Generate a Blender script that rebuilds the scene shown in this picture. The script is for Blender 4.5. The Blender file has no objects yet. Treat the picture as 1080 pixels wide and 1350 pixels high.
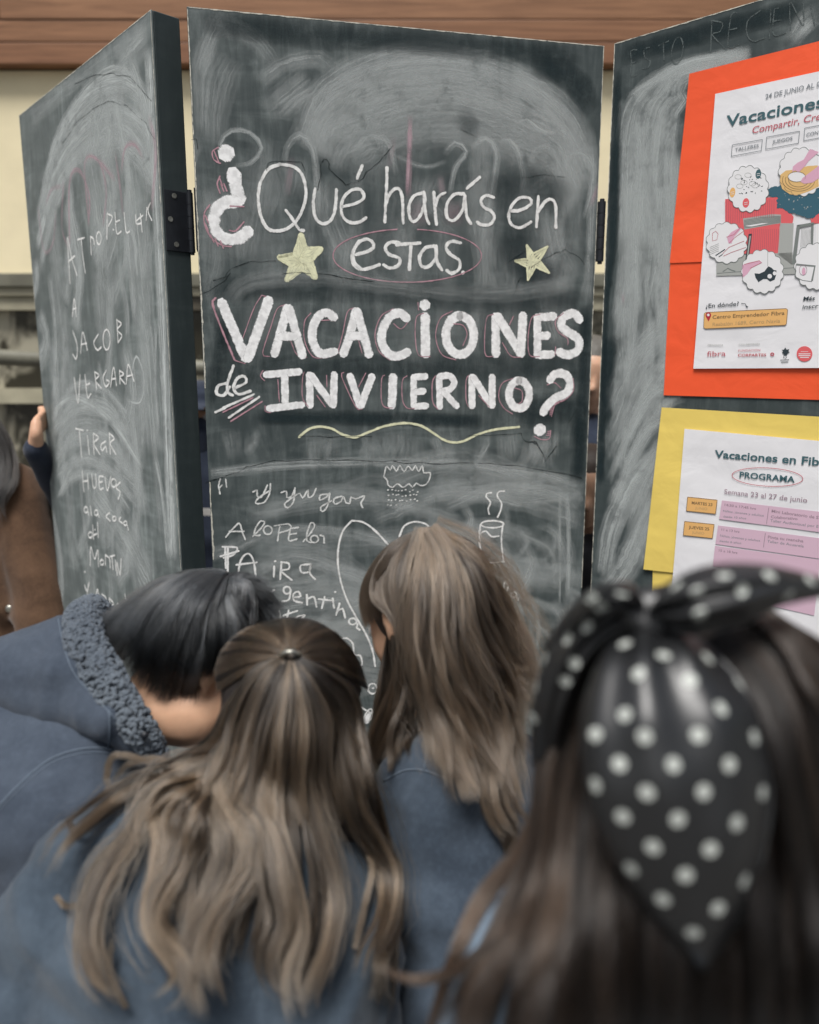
import bpy, bmesh, math, random
import numpy as np
from mathutils import Vector, Matrix, Quaternion, noise as mnoise
from mathutils.bvhtree import BVHTree
random.seed(7); RNG = np.random.default_rng(11)
SC = bpy.context.scene
COL = SC.collection

# ------------------------------------------------------------------ camera
FPX = 1020.0; PITCH = math.radians(10.3); CAMZ = 1.45
CT, ST = math.cos(PITCH), math.sin(PITCH)
CAM = Vector((0, 0, CAMZ))
cam_d = bpy.data.cameras.new('camera'); cam = bpy.data.objects.new('camera', cam_d); COL.objects.link(cam)
cam.location = CAM; cam.rotation_euler = (math.radians(90) - PITCH, 0, 0)
cam_d.sensor_fit = 'HORIZONTAL'; cam_d.sensor_width = 36; cam_d.lens = FPX / 1080 * 36
cam_d.clip_start = 0.02; cam_d.clip_end = 400
cam_d.dof.use_dof = True; cam_d.dof.focus_distance = 1.29; cam_d.dof.aperture_fstop = 3.3; cam_d.dof.aperture_blades = 0
SC.camera = cam
# ------------------------------------------------------------------ light
SUN_EL, SUN_AZ = math.radians(66), math.radians(200)     # azimuth: clockwise from +Y
w = bpy.data.worlds.new('World'); SC.world = w; w.use_nodes = True
nt = w.node_tree; nt.nodes.clear()
sky = nt.nodes.new('ShaderNodeTexSky'); sky.sky_type = 'NISHITA'; sky.sun_disc = False
sky.sun_elevation = SUN_EL; sky.sun_rotation = SUN_AZ; sky.air_density = 1.3; sky.dust_density = 4.0; sky.ozone_density = 1.5
hs = nt.nodes.new('ShaderNodeHueSaturation'); hs.inputs['Saturation'].default_value = 0.5
bg = nt.nodes.new('ShaderNodeBackground'); bg.inputs['Strength'].default_value = 0.065
wo = nt.nodes.new('ShaderNodeOutputWorld')
nt.links.new(sky.outputs[0], hs.inputs['Color']); nt.links.new(hs.outputs[0], bg.inputs[0]); nt.links.new(bg.outputs[0], wo.inputs[0])
sl = bpy.data.lights.new('sun', 'SUN'); sl.energy = 3.2; sl.angle = math.radians(22); sl.color = (1, 0.98, 0.95)
sun = bpy.data.objects.new('sun', sl); COL.objects.link(sun)
sdir = Vector((math.sin(SUN_AZ) * math.cos(SUN_EL), math.cos(SUN_AZ) * math.cos(SUN_EL), math.sin(SUN_EL)))
sun.rotation_euler = sdir.to_track_quat('Z', 'Y').to_euler(); sun.location = (0, -3, 6)
SC.view_settings.view_transform = 'Standard'; SC.view_settings.look = 'None'
SC.view_settings.exposure = 0.42; SC.view_settings.gamma = 1.0; SC.view_settings.use_curve_mapping = False
SC.render.engine = 'CYCLES'
SC.cycles.transparent_max_bounces = 48; SC.cycles.max_bounces = 8
SC.cycles.use_denoising = True
SC.cycles_curves.shape = 'RIBBONS'; SC.cycles_curves.subdivisions = 2

# ------------------------------------------------------------------ helpers
def ray(px, py):
    xc = (px - 540) / FPX; yc = -(py - 675) / FPX
    return Vector((xc, CT + yc * ST, yc * CT - ST))
def P(px, py, d): return CAM + ray(px, py) * d
def srgb(r, g, b):
    f = lambda c: (c / 255 / 12.92) if c / 255 <= 0.04045 else ((c / 255 + 0.055) / 1.055) ** 2.4
    return (f(r), f(g), f(b), 1)
def lin(r, g, b): return (r, g, b, 1)

def empty(name, loc, label, cat, group=None):
    o = bpy.data.objects.new(name, None); COL.objects.link(o); o.location = loc
    o.empty_display_size = 0.1
    o['label'] = label; o['category'] = cat
    if group: o['group'] = group
    return o
def root_loc(p):
    v = Vector((0, 0, 0))
    while p is not None: v += p.location; p = p.parent
    return v
def link(name, me, mat, parent=None, kind=None, label=None, smooth=False):
    o = bpy.data.objects.new(name, me); COL.objects.link(o)
    if mat is not None and hasattr(me, 'materials'):
        me.materials.clear(); me.materials.append(mat)
    if parent is not None: o.parent = parent
    if kind: o['kind'] = kind
    if label: o['label'] = label
    if smooth and hasattr(me, 'polygons'):
        me.polygons.foreach_set('use_smooth', [True] * len(me.polygons))
    return o
def mesh_obj(name, verts, faces, mat, parent=None, kind=None, label=None, smooth=False, uvs=None):
    off = root_loc(parent)
    V = np.asarray(verts, dtype=float).reshape(-1, 3) - np.array(off)
    me = bpy.data.meshes.new(name); me.from_pydata(V.tolist(), [], [list(map(int, f)) for f in faces])
    if uvs is not None:
        ul = me.uv_layers.new(name='UVMap')
        idx = np.empty(len(me.loops), dtype=np.int32); me.loops.foreach_get('vertex_index', idx)
        ul.data.foreach_set('uv', np.asarray(uvs, dtype=float)[idx].ravel())
    me.update()
    return link(name, me, mat, parent, kind, label, smooth)
def box_vf(o, ux, uy, uz, sx, sy, sz):
    o = Vector(o); vs = []
    for k in (0, 1):
        for j in (0, 1):
            for i in (0, 1):
                vs.append(o + ux * (sx * i) + uy * (sy * j) + uz * (sz * k))
    f = [(0, 2, 3, 1), (4, 5, 7, 6), (0, 1, 5, 4), (2, 6, 7, 3), (0, 4, 6, 2), (1, 3, 7, 5)]
    return vs, f
X, Y, Z = Vector((1, 0, 0)), Vector((0, 1, 0)), Vector((0, 0, 1))
def box(name, x0, x1, y0, y1, z0, z1, mat, parent=None, bevel=0.0, **k):
    vs, f = box_vf((x0, y0, z0), X, Y, Z, x1 - x0, y1 - y0, z1 - z0)
    o = mesh_obj(name, vs, f, mat, parent, **k)
    if bevel: bevel_me(o.data, bevel)
    return o
def bevel_me(me, w, seg=2):
    bm = bmesh.new(); bm.from_mesh(me)
    bmesh.ops.bevel(bm, geom=bm.edges[:], offset=w, segments=seg, affect='EDGES', profile=0.6)
    bmesh.ops.recalc_face_normals(bm, faces=bm.faces[:]); bm.to_mesh(me); bm.free()
def tube_vf(pts, radii, n=8, cap=True):
    pts = [Vector(p) for p in pts]; vs, fs = [], []
    prev = None
    for i, p in enumerate(pts):
        t = (pts[min(i + 1, len(pts) - 1)] - pts[max(i - 1, 0)]).normalized()
        if prev is None:
            a = t.orthogonal().normalized()
        else:
            a = (prev - t * prev.dot(t)).normalized()
        prev = a; b = t.cross(a)
        r = radii[i] if hasattr(radii, '__len__') else radii
        for k in range(n):
            th = 2 * math.pi * k / n
            vs.append(p + (a * math.cos(th) + b * math.sin(th)) * r)
    for i in range(len(pts) - 1):
        for k in range(n):
            fs.append((i * n + k, i * n + (k + 1) % n, (i + 1) * n + (k + 1) % n, (i + 1) * n + k))
    if cap:
        fs.append(tuple(range(n))[::-1]); fs.append(tuple((len(pts) - 1) * n + k for k in range(n)))
    return vs, fs
class Acc:
    def __init__(s): s.v, s.f, s.uv = [], [], []
    def add(s, vs, fs, uv=None):
        b = len(s.v); s.v += list(vs); s.f += [tuple(i + b for i in f) for f in fs]
        if uv is not None: s.uv += list(uv)
    def obj(s, name, mat, parent=None, **k):
        return mesh_obj(name, s.v, s.f, mat, parent, uvs=s.uv if s.uv else None, **k)
def catmull(pts, step):
    """resample a 2D/3D polyline smoothly"""
    Pn = np.asarray(pts, dtype=float)
    if len(Pn) < 3:
        L = np.linalg.norm(Pn[-1] - Pn[0]); n = max(2, int(L / step) + 1)
        return np.array([Pn[0] + (Pn[-1] - Pn[0]) * t for t in np.linspace(0, 1, n)])
    A = np.vstack([2 * Pn[0] - Pn[1], Pn, 2 * Pn[-1] - Pn[-2]]); out = []
    for i in range(1, len(A) - 2):
        p0, p1, p2, p3 = A[i - 1], A[i], A[i + 1], A[i + 2]
        n = max(1, int(np.linalg.norm(p2 - p1) / step))
        for k in range(n):
            t = k / n
            out.append(0.5 * ((2 * p1) + (-p0 + p2) * t + (2 * p0 - 5 * p1 + 4 * p2 - p3) * t * t + (-p0 + 3 * p1 - 3 * p2 + p3) * t ** 3))
    out.append(A[-2]); return np.array(out)

# ------------------------------------------------------------------ materials
class NT:
    def __init__(s, name):
        s.m = bpy.data.materials.new(name); s.m.use_nodes = True; s.t = s.m.node_tree; s.t.nodes.clear()
        s.out = s.t.nodes.new('ShaderNodeOutputMaterial')
    def n(s, typ, **kw):
        nd = s.t.nodes.new('ShaderNode' + typ)
        for k, v in kw.items():
            if k.startswith('i_'):
                key = k[2:].replace('_', ' ')
                nd.inputs[int(key) if key.isdigit() else key].default_value = v
            else: setattr(nd, k, v)
        return nd
    def l(s, a, b): s.t.links.new(a, b)
    def math(s, op, a, b=None, c=None, clamp=False):
        nd = s.n('Math', operation=op); nd.use_clamp = clamp
        for i, v in enumerate((a, b, c)):
            if v is None: continue
            if isinstance(v, (int, float)): nd.inputs[i].default_value = v
            else: s.l(v, nd.inputs[i])
        return nd.outputs[0]
    def mix(s, fac, a, b, blend='MIX'):
        nd = s.n('Mix', data_type='RGBA', blend_type=blend)
        for i, v in ((0, fac), (6, a), (7, b)):
            if isinstance(v, (int, float, tuple)): nd.inputs[i].default_value = v
            else: s.l(v, nd.inputs[i])
        return nd.outputs[2]
    def coords(s, kind='Object', scale=(1, 1, 1), rot=(0, 0, 0)):
        tc = s.n('TexCoord'); mp = s.n('Mapping'); mp.inputs['Scale'].default_value = scale; mp.inputs['Rotation'].default_value = rot
        s.l(tc.outputs[kind], mp.inputs[0]); return mp.outputs[0]
    def noise(s, co, scale, detail=4, rough=0.55, dist=0.0):
        nd = s.n('TexNoise'); nd.inputs['Scale'].default_value = scale; nd.inputs['Detail'].default_value = detail
        nd.inputs['Roughness'].default_value = rough; nd.inputs['Distortion'].default_value = dist
        s.l(co, nd.inputs['Vector']); return nd.outputs[0]
    def ramp(s, fac, stops):
        nd = s.n('ValToRGB'); e = nd.color_ramp.elements
        while len(e) < len(stops): e.new(0.5)
        for q, (p, c) in zip(e, stops):
            q.position = p; q.color = c if isinstance(c, tuple) else (c, c, c, 1)
        s.l(fac, nd.inputs[0]); return nd.outputs[0]
    def step(s, v, lo, hi):
        nd = s.n('MapRange', interpolation_type='SMOOTHSTEP'); nd.inputs[1].default_value = lo; nd.inputs[2].default_value = hi
        s.l(v, nd.inputs[0]); return nd.outputs[0]
    def bsdf(s, color, rough=0.6, spec=0.4, bump=None, bstr=0.3, bdist=0.001, alpha=None, **kw):
        b = s.n('BsdfPrincipled')
        if isinstance(color, tuple): b.inputs['Base Color'].default_value = color
        else: s.l(color, b.inputs['Base Color'])
        if isinstance(rough, (int, float)): b.inputs['Roughness'].default_value = rough
        else: s.l(rough, b.inputs['Roughness'])
        b.inputs['Specular IOR Level'].default_value = spec
        for k, v in kw.items(): b.inputs[k.replace('_', ' ')].default_value = v
        if bump is not None:
            bn = s.n('Bump'); bn.inputs['Strength'].default_value = bstr; bn.inputs['Distance'].default_value = bdist
            s.l(bump, bn.inputs['Height']); s.l(bn.outputs[0], b.inputs['Normal'])
        if alpha is not None: s.l(alpha, b.inputs['Alpha'])
        s.l(b.outputs[0], s.out.inputs[0]); return b

def m_plain(name, col, rough=0.6, spec=0.35, var=0.12, scale=30, bstr=0.2, bdist=0.001, metal=0.0):
    t = NT(name); co = t.coords(); n = t.noise(co, scale, 5)
    c = t.mix(t.step(n, 0.3, 0.7), tuple(x * (1 - var) for x in col[:3]) + (1,), tuple(min(1, x * (1 + var)) for x in col[:3]) + (1,))
    b = t.bsdf(c, rough, spec, bump=t.noise(co, scale * 6, 3), bstr=bstr, bdist=bdist); b.inputs['Metallic'].default_value = metal
    return t.m

def m_board(name, haze, base=0.07):
    """matt chalkboard paint with rubbed-in chalk; object space is world metres"""
    t = NT(name)
    big = t.noise(t.coords(scale=(1, 1, 1)), 4.0, 4, 0.55, 1.6)
    s1 = t.noise(t.coords(scale=(4.5, 4.5, 1.0), rot=(0, 0.28, 0)), 6, 6, 0.62, 1.3)
    s2 = t.noise(t.coords(scale=(1.2, 1.2, 4.5), rot=(0, 0.35, 0)), 5, 6, 0.6, 1.5)
    s3 = t.noise(t.coords(scale=(9, 9, 1.4), rot=(0, -0.9, 0)), 5, 5, 0.6, 0.8)
    st = t.noise(t.coords(scale=(60, 60, 3), rot=(0, 0.1, 0)), 5, 3, 0.6, 0.3)
    fine = t.noise(t.coords(), 420, 2, 0.7)
    v = t.math('ADD', t.math('MULTIPLY', t.step(s1, 0.35, 0.75), 0.22), t.math('MULTIPLY', t.step(s2, 0.38, 0.78), 0.22))
    v = t.math('ADD', v, t.math('MULTIPLY', t.step(s3, 0.42, 0.8), 0.22))
    v = t.math('MULTIPLY', v, t.math('ADD', t.step(big, 0.32, 0.68), 0.35))
    v = t.math('MULTIPLY', v, t.math('ADD', t.math('ADD', t.math('MULTIPLY', t.step(fine, 0.3, 0.7), 0.22), 0.75), t.math('MULTIPLY', t.step(st, 0.3, 0.7), 0.14)))
    v = t.math('ADD', v, base / haze)
    v = t.math('MULTIPLY', v, haze, clamp=True)
    c = t.mix(v, lin(0.021, 0.032, 0.034), lin(0.300, 0.338, 0.330))
    t.bsdf(c, 0.62, 0.28, bump=t.math('ADD', fine, t.math('MULTIPLY', s1, 1.0)), bstr=0.2, bdist=0.0006)
    return t.m

def m_chalk(name, col, cover=0.55):
    """chalk: grainy, broken at the edge of the mark. UV x runs -1..1 across, y metres along"""
    t = NT(name); uv = t.n('UVMap'); sp = t.n('SeparateXYZ'); t.l(uv.outputs[0], sp.inputs[0])
    a = t.math('ABSOLUTE', sp.outputs[0])
    edge = t.math('POWER', a, 3.0)
    g = t.noise(t.coords(), 620, 3, 0.75); g2 = t.noise(t.coords(), 95, 3, 0.6)
    v = t.math('ADD', t.math('MULTIPLY', g, 0.75), t.math('MULTIPLY', g2, 0.45))
    v = t.math('SUBTRACT', v, t.math('MULTIPLY', edge, 0.42))
    al = t.step(v, 0.56 - cover * 0.45, 0.72 - cover * 0.40)
    shade = t.mix(t.step(g2, 0.35, 0.65), tuple(x * 0.80 for x in col[:3]) + (1,), col)
    t.bsdf(shade, 0.9, 0.1, alpha=al, bump=g, bstr=0.3, bdist=0.0006)
    return t.m

def m_smear(name, col, sx=260.0, lo=.34):
    t = NT(name); uv = t.n('UVMap'); sp = t.n('SeparateXYZ'); t.l(uv.outputs[0], sp.inputs[0])
    at = t.n('Attribute', attribute_name='strength')
    wd = t.n('Attribute', attribute_name='halfwidth')
    a = t.math('ABSOLUTE', sp.outputs[0]); prof = t.math('SUBTRACT', 1.0, t.math('POWER', a, 2.0), clamp=True)
    cx = t.n('CombineXYZ'); t.l(t.math('MULTIPLY', t.math('MULTIPLY', sp.outputs[0], wd.outputs[2]), sx), cx.inputs[0])
    t.l(t.math('MULTIPLY', sp.outputs[1], 7.0), cx.inputs[1]); t.l(t.math('MULTIPLY', wd.outputs[2], 4700.0), cx.inputs[2])
    st = t.noise(cx.outputs[0], 1.0, 5, 0.68)
    patch = t.noise(t.coords(), 22, 4, 0.6); fine = t.noise(t.coords(), 500, 2, 0.7)
    v = t.math('MULTIPLY', t.math('ADD', .26, t.math('MULTIPLY', t.step(st, lo, lo + .38), .66)), t.step(patch, 0.12, 0.55))
    v = t.math('MULTIPLY', v, t.math('ADD', 0.55, t.math('MULTIPLY', fine, 0.9)))
    v = t.math('MULTIPLY', v, t.math('MULTIPLY', prof, at.outputs[2]), clamp=True)
    t.bsdf(col, 0.9, 0.08, alpha=v)
    return t.m

M = {}
M['board'] = m_board('chalkboard_paint', 0.85, .075)
M['board_left'] = m_board('chalkboard_paint_dusty', 1.3, .30)
M['board_right'] = m_board('chalkboard_paint_right', 0.55, .05)
M['board_side'] = m_board('chalkboard_edge_paint', 0.16, .02)
M['chalk'] = m_chalk('white_chalk', lin(0.84, 0.84, 0.82), 0.56)
M['chalk_thick'] = m_chalk('white_chalk_heavy', lin(0.92, 0.92, 0.915), 0.83)
M['chalk_thin'] = m_chalk('white_chalk_thin', lin(0.74, 0.75, 0.73), 0.42)
M['chalk_faint'] = m_chalk('white_chalk_faint', lin(0.11, 0.13, 0.13), 0.26)
M['pink'] = m_chalk('pink_chalk', lin(0.50, 0.29, 0.335), 0.5)
M['yellow'] = m_chalk('yellow_chalk', lin(0.78, 0.78, 0.54), 0.78)
M['worn'] = m_chalk('chipped_raw_edge', lin(0.62, 0.60, 0.52), 0.42)
M['crack'] = m_chalk('paint_ridge', lin(0.012, 0.017, 0.018), 0.34)
M['smear'] = m_smear('rubbed_chalk', lin(0.55, 0.585, 0.577))
M['smear_pink'] = m_smear('rubbed_pink_chalk', lin(0.60, 0.42, 0.47))
M['smear_dark'] = m_smear('wiped_board', lin(0.022, 0.035, 0.039), 45.0, .12)
M['black_metal'] = m_plain('black_hinge', lin(0.012, 0.014, 0.018), 0.38, 0.5, 0.2, 60, 0.2, 0.0003)
M['screw'] = m_plain('zinc_screw', lin(0.42, 0.41, 0.36), 0.35, 0.5, 0.2, 200, 0.3, 0.0003, metal=0.9)
# ------------------------------------------------------------------ setting
def m_ground():
    t = NT('concrete_paving'); co = t.coords(); n = t.noise(co, 3, 6, 0.6); f = t.noise(co, 90, 4, 0.7)
    c = t.mix(n, lin(0.09, 0.088, 0.084), lin(0.16, 0.155, 0.148)); t.bsdf(c, 0.9, 0.2, bump=f, bstr=0.4, bdist=0.003); return t.m
mesh_obj('ground', [(-150, -150, 0), (150, -150, 0), (150, 150, 0), (-150, 150, 0)], [(0, 1, 2, 3)], m_ground(), kind='structure')

def m_wood():
    t = NT('stained_timber'); oi = t.n('ObjectInfo')
    co = t.coords(scale=(0.35, 3, 9)); n = t.noise(co, 5, 6, 0.62, 1.2); f = t.noise(t.coords(scale=(0.6, 8, 60)), 8, 4, 0.6)
    c = t.mix(t.step(n, 0.3, 0.7), lin(0.20, 0.098, 0.048), lin(0.36, 0.185, 0.095))
    c = t.mix(t.math('MULTIPLY', oi.outputs['Random'], 0.55), c, lin(0.17, 0.066, 0.036))
    c = t.mix(t.math('MULTIPLY', t.step(f, 0.5, 0.8), 0.35), c, lin(0.06, 0.026, 0.016))
    t.bsdf(c, 0.5, 0.35, bump=f, bstr=0.25, bdist=0.002); return t.m
M['wood'] = m_wood()
M['plaster'] = m_plain('cream_plaster', lin(0.84, 0.74, 0.50), 0.85, 0.15, 0.04, 5, 0.3, 0.002)
M['trim'] = m_plain('olive_trim', lin(0.16, 0.155, 0.12), 0.5, 0.3, 0.15, 9)
M['trim_light'] = m_plain('beige_frame', lin(0.40, 0.37, 0.27), 0.5, 0.3, 0.1, 9)
M['frame'] = m_plain('brown_window_frame', lin(0.095, 0.082, 0.06), 0.45, 0.4, 0.2, 9)
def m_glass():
    t = NT('window_glass_painted_reflections'); co = t.coords(scale=(1, 1, 0.7)); n = t.noise(co, 5.5, 4, 0.6, 0.6)
    c = t.mix(t.step(n, 0.46, 0.66), lin(0.035, 0.032, 0.022), lin(0.42, 0.39, 0.30)); t.bsdf(c, 0.12, 0.6); return t.m  # pale noise patches are window reflections painted into the base colour
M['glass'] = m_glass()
WY = 4.2
bld = empty('building', (0, WY, 0), 'cream plastered building with stained timber cladding above its brown framed windows', 'building')
box('wall', -9, 9, WY + 0.12, WY + 0.4, 0, 3.5, M['plaster'], bld, label='cream plaster wall')
box('wall_band', -9, 9, WY + 0.02, WY + 0.118, 1.955, 2.935, M['plaster'], bld, label='smooth cream band between the windows and the cladding')
zz = 2.94
for i, hh in enumerate((0.10, 0.10, 0.19, 0.12, 0.15, 0.22, 0.18, 0.16)):
    x = -9.0 - 0.7 * i; 
    while x < 9:
        L = 3.9 + 0.6 * ((i * 7 + int(x * 3)) % 3)
        x0, x1 = max(x, -9), min(x + L, 9)
        if x1 - x0 > 0.1: box('plank', x0 + 0.002, x1 - 0.002, WY - 0.05 - 0.004 * ((i * 5 + int(x)) % 3), WY + 0.018, zz + 0.002, zz + hh - 0.002, M['wood'], bld, bevel=0.004)
        x += L
    zz += hh
box('soffit_board', -9, 9, WY + 0.019, WY + 0.6, 3.501, zz, M['wood'], bld)
box('lintel', -9, 9, WY - 0.03, WY + 0.119, 1.885, 1.952, M['trim'], bld, bevel=0.004)
box('lintel', -9, 9, WY - 0.01, WY + 0.119, 1.84, 1.883, M['trim_light'], bld, bevel=0.004)
k = 0
x = -8.7
while x < 8.6:
    fr = []
    for (a, b_, c_, d_) in ((x, x + 0.07, 0.25, 1.838), (x + 1.33, x + 1.4, 0.25, 1.838)):
        vs, f = box_vf((a, WY + 0.0, c_), X, Y, Z, b_ - a, 0.118, d_ - c_); fr.append((vs, f))
    for (c_, d_) in ((0.25, 0.33), (1.28, 1.36), (1.77, 1.836)):
        vs, f = box_vf((x + 0.0705, WY + 0.01, c_), X, Y, Z, 1.259, 0.108, d_ - c_); fr.append((vs, f))
    ac = Acc()
    for vs, f in fr: ac.add(vs, f)
    wf = ac.obj('window', M['frame'] if k % 2 else M['trim_light'], bld)
    box('pane', x + 0.071, x + 1.329, WY + 0.07, WY + 0.078, 0.331, 1.279, M['glass'], wf)
    box('pane', x + 0.071, x + 1.329, WY + 0.07, WY + 0.078, 1.361, 1.769, M['glass'], wf)
    if x + 1.4 < 8.6: box('mullion', x + 1.402, x + 1.478, WY + 0.03, WY + 0.118, 0.25, 1.836, M['trim_light'], bld)
    x += 1.48; k += 1
box('skirting', -9, 9, WY - 0.02, WY + 0.118, 0, 0.245, M['trim_light'], bld)
# handrail on posts in front of the windows
rail = empty('handrail', (-1.8, 3.3, 0), 'dull olive painted handrail in front of the windows beside the dusty board', 'handrail')
ac = Acc(); ac.add(*tube_vf([(-3.4, 3.45, 1.60), (-2.4, 3.4, 1.545), (-1.0, 3.3, 1.47), (0.2, 3.25, 1.41)], 0.034, 12)); ac.obj('top_rail', M['trim'], rail, smooth=True)
for xx, zt in ((-3.2, 1.56), (-1.92, 1.49), (-0.45, 1.40)):
    ac = Acc(); ac.add(*tube_vf([(xx, 3.38, 0.0), (xx, 3.38, zt)], 0.026, 10)); ac.obj('post', M['trim'], rail, smooth=True)

# ------------------------------------------------------------------ folding chalkboard
HTOP = 0.60; ZTOP = CAMZ + HTOP; ZBOT = 0.03
def on_z(px, py, h=HTOP):
    r = ray(px, py); t = h / r.z; return CAM + r * t
class Plane:
    def __init__(s, a, b, width=None):
        s.o = Vector(a); d = Vector(b) - s.o; d.z = 0; s.w = width or d.length; s.u = d.normalized()
        s.n = Vector((s.u.y, -s.u.x, 0))
    def at(s, px, py):
        r = ray(px, py); t = (s.o - CAM).dot(s.n) / r.dot(s.n); p = CAM + r * t
        return np.array([(p - s.o).dot(s.u), p.z])
    def depth(s, px, py): r = ray(px, py); return (s.o - CAM).dot(s.n) / r.dot(s.n)
    def w3(s, uv, lift=0.0): return s.o + s.u * float(uv[0]) + Z * (float(uv[1]) - s.o.z) + s.n * lift
PL = Plane(on_z(25, 152), on_z(199, 12)); PC = Plane(on_z(246, 8), on_z(797, 60)); 
_a = on_z(810, 57); _b = on_z(1000, 0); PR = Plane(_a, _b, width=PC.w)
screen = empty('folding_chalkboard', (0, 1.6, 0), 'tall three panel folding chalkboard covered in chalk writing, hinged in a zigzag', 'chalkboard')
THK = 0.048
def panel(pl, mat, label, side_left=True):
    o = pl.w3((0, ZBOT)); w_ = pl.w
    # thick hollow-core leaf: body plus a separate face sheet
    vs, f = box_vf(o - pl.n * 0.0035, pl.u, -pl.n, Z, w_, THK, ZTOP - ZBOT)
    body = mesh_obj('panel', vs, f, M['board_side'], screen, label=label); bevel_me(body.data, 0.0015, 1)
    vs, f = box_vf(o - pl.n * 0.0034, pl.u, pl.n, Z, w_, 0.0034, ZTOP - ZBOT)
    fc = mesh_obj('writing_surface', vs, f, mat, body); bevel_me(fc.data, 0.0010, 1)
    return body
bL = panel(PL, M['board_left'], 'left panel, dusty grey with rubbed chalk')
bC = panel(PC, M['board'], 'middle panel with the big chalk question')
bR = panel(PR, M['board_right'], 'right panel with two posters on it')

LAY = [0.0]
def ribbon(acc, pl, pts, width, step=0.004, jit=0.09, lift=None, ends=True, st=None, hw=None):
    """pts: panel uv in metres, width metres"""
    C = catmull(pts, step)
    if len(C) < 2: return
    T = np.gradient(C, axis=0); T /= np.linalg.norm(T, axis=1)[:, None] + 1e-9
    Nn = np.stack([-T[:, 1], T[:, 0]], 1)
    m = len(C); s = np.concatenate([[0], np.cumsum(np.linalg.norm(np.diff(C, axis=0), axis=1))])
    wv = np.full(m, width / 2) * (1 + jit * np.interp(s, np.linspace(0, s[-1] + 1e-6, max(3, int(s[-1] / 0.006) + 2)), RNG.normal(0, 1, max(3, int(s[-1] / 0.006) + 2))))
    # extend + round the ends
    if ends:
        e = width * 0.35
        C = np.vstack([C[0] - T[0] * e, C, C[-1] + T[-1] * e]); Nn = np.vstack([Nn[0], Nn, Nn[-1]]); wv = np.concatenate([[wv[0] * 0.5], wv, [wv[-1] * 0.5]])
        s = np.concatenate([[-e], s, [s[-1] + e]]); m += 2
    if lift is None: LAY[0] = (LAY[0] + 0.00001) % 0.0004; lift = 0.00035 + LAY[0]
    b = len(acc.v)
    for i in range(m):
        acc.v.append(pl.w3(C[i] + Nn[i] * wv[i], lift)); acc.v.append(pl.w3(C[i] - Nn[i] * wv[i], lift))
        acc.uv.append((1, s[i])); acc.uv.append((-1, s[i]))
        if st is not None:
            fd = min(1.0, s[i] / .03, (s[-1] - s[i]) / .03) ** .7 if 0 < i < m - 1 else 0.0
            acc.st += [st * fd] * 2; acc.hw += [width / 2] * 2
    acc.f += [(b + 2 * i, b + 2 * i + 1, b + 2 * i + 3, b + 2 * i + 2) for i in range(m - 1)]
def strokes(name, pl, mat, parent, frame, wpx, lines, closed=False, **k):
    """frame: (ox, oy, scale) of the traced drawing; wpx: mark width in photograph pixels"""
    ox, oy, sc = frame; acc = Acc()
    for ln in lines:
        ww = wpx
        if isinstance(ln, tuple) and isinstance(ln[0], (int, float)) is False and len(ln) == 2 and isinstance(ln[1], (int, float)): ln, ww = ln
        px = [(ox + a / sc, oy + b / sc) for a, b in ln]
        if len(px) == 1: px = [px[0], (px[0][0] + 0.8, px[0][1])]
        d = pl.depth(*px[len(px) // 2])
        ribbon(acc, pl, [pl.at(*q) for q in px], ww * d / FPX, **k)
    return acc.obj(name, mat, parent, kind=None if name == 'chalk_letter' else 'stuff')
def ell(cx, cy, rx, ry, a0=0, a1=360, n=16, rot=0):
    r = math.radians(rot); out = []
    for i in range(n + 1):
        a = math.radians(a0 + (a1 - a0) * i / n); x, y = rx * math.cos(a), ry * math.sin(a)
        out.append((cx + x * math.cos(r) - y * math.sin(r), cy + x * math.sin(r) + y * math.cos(r)))
    return out
def fill_poly(acc, pl, frame, poly, lift):
    ox, oy, sc = frame
    P2 = [pl.at(ox + a / sc, oy + b / sc) for a, b in poly]; b = len(acc.v)
    for q in P2: acc.v.append(pl.w3(q, lift)); acc.uv.append((0, 0.3))
    acc.f.append(tuple(range(b, b + len(P2))))

F3, F4, F5, F6, F7, F8 = (240, 0, 3.553), (520, 0, 3.553), (240, 360, 3.6), (520, 360, 3.6), (240, 580, 3.553), (520, 580, 3.6)
F1, F2 = (0, 0, 3.6), (0, 340, 2.596); F9 = (780, 0, 3.6); FF = (0, 0, 1.0)
W = 'chalk_writing'
# inverted question mark
strokes(W, PC, M['chalk_thick'], bC, F3, 19, [[(240, 808), (252, 870), (268, 935)], ([(262, 948), (215, 945), (168, 975), (150, 1040), (172, 1095), (222, 1122), (275, 1112), (312, 1082)], 17)])
strokes(W, PC, M['chalk_thick'], bC, F3, 22, [[(198, 718), (218, 716)]])
strokes('chalk_drawing', PC, M['chalk_thick'], bC, F7, 9, [[(862, 1318), (884, 1285), (898, 1305)], [(838, 1326), (860, 1300)]])
strokes('pink_shading', PC, M['pink'], bC, F3, 2.3, [[(178, 825), (165, 860), (178, 905)], [(130, 960), (104, 1000), (110, 1065), (140, 1115), (185, 1148), (230, 1155)], [(222, 1078), (250, 1082), (290, 1040)], [(225, 965), (290, 968)], [(170, 690), (142, 710), (150, 748), (180, 765)]]
        + [[(x, y), (x + 14, y + 34)] for x, y in ((150, 705), (160, 730), (176, 835), (182, 862), (196, 860), (110, 1010), (108, 1045), (118, 1075), (135, 1100), (155, 1118), (180, 1128))], )
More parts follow.
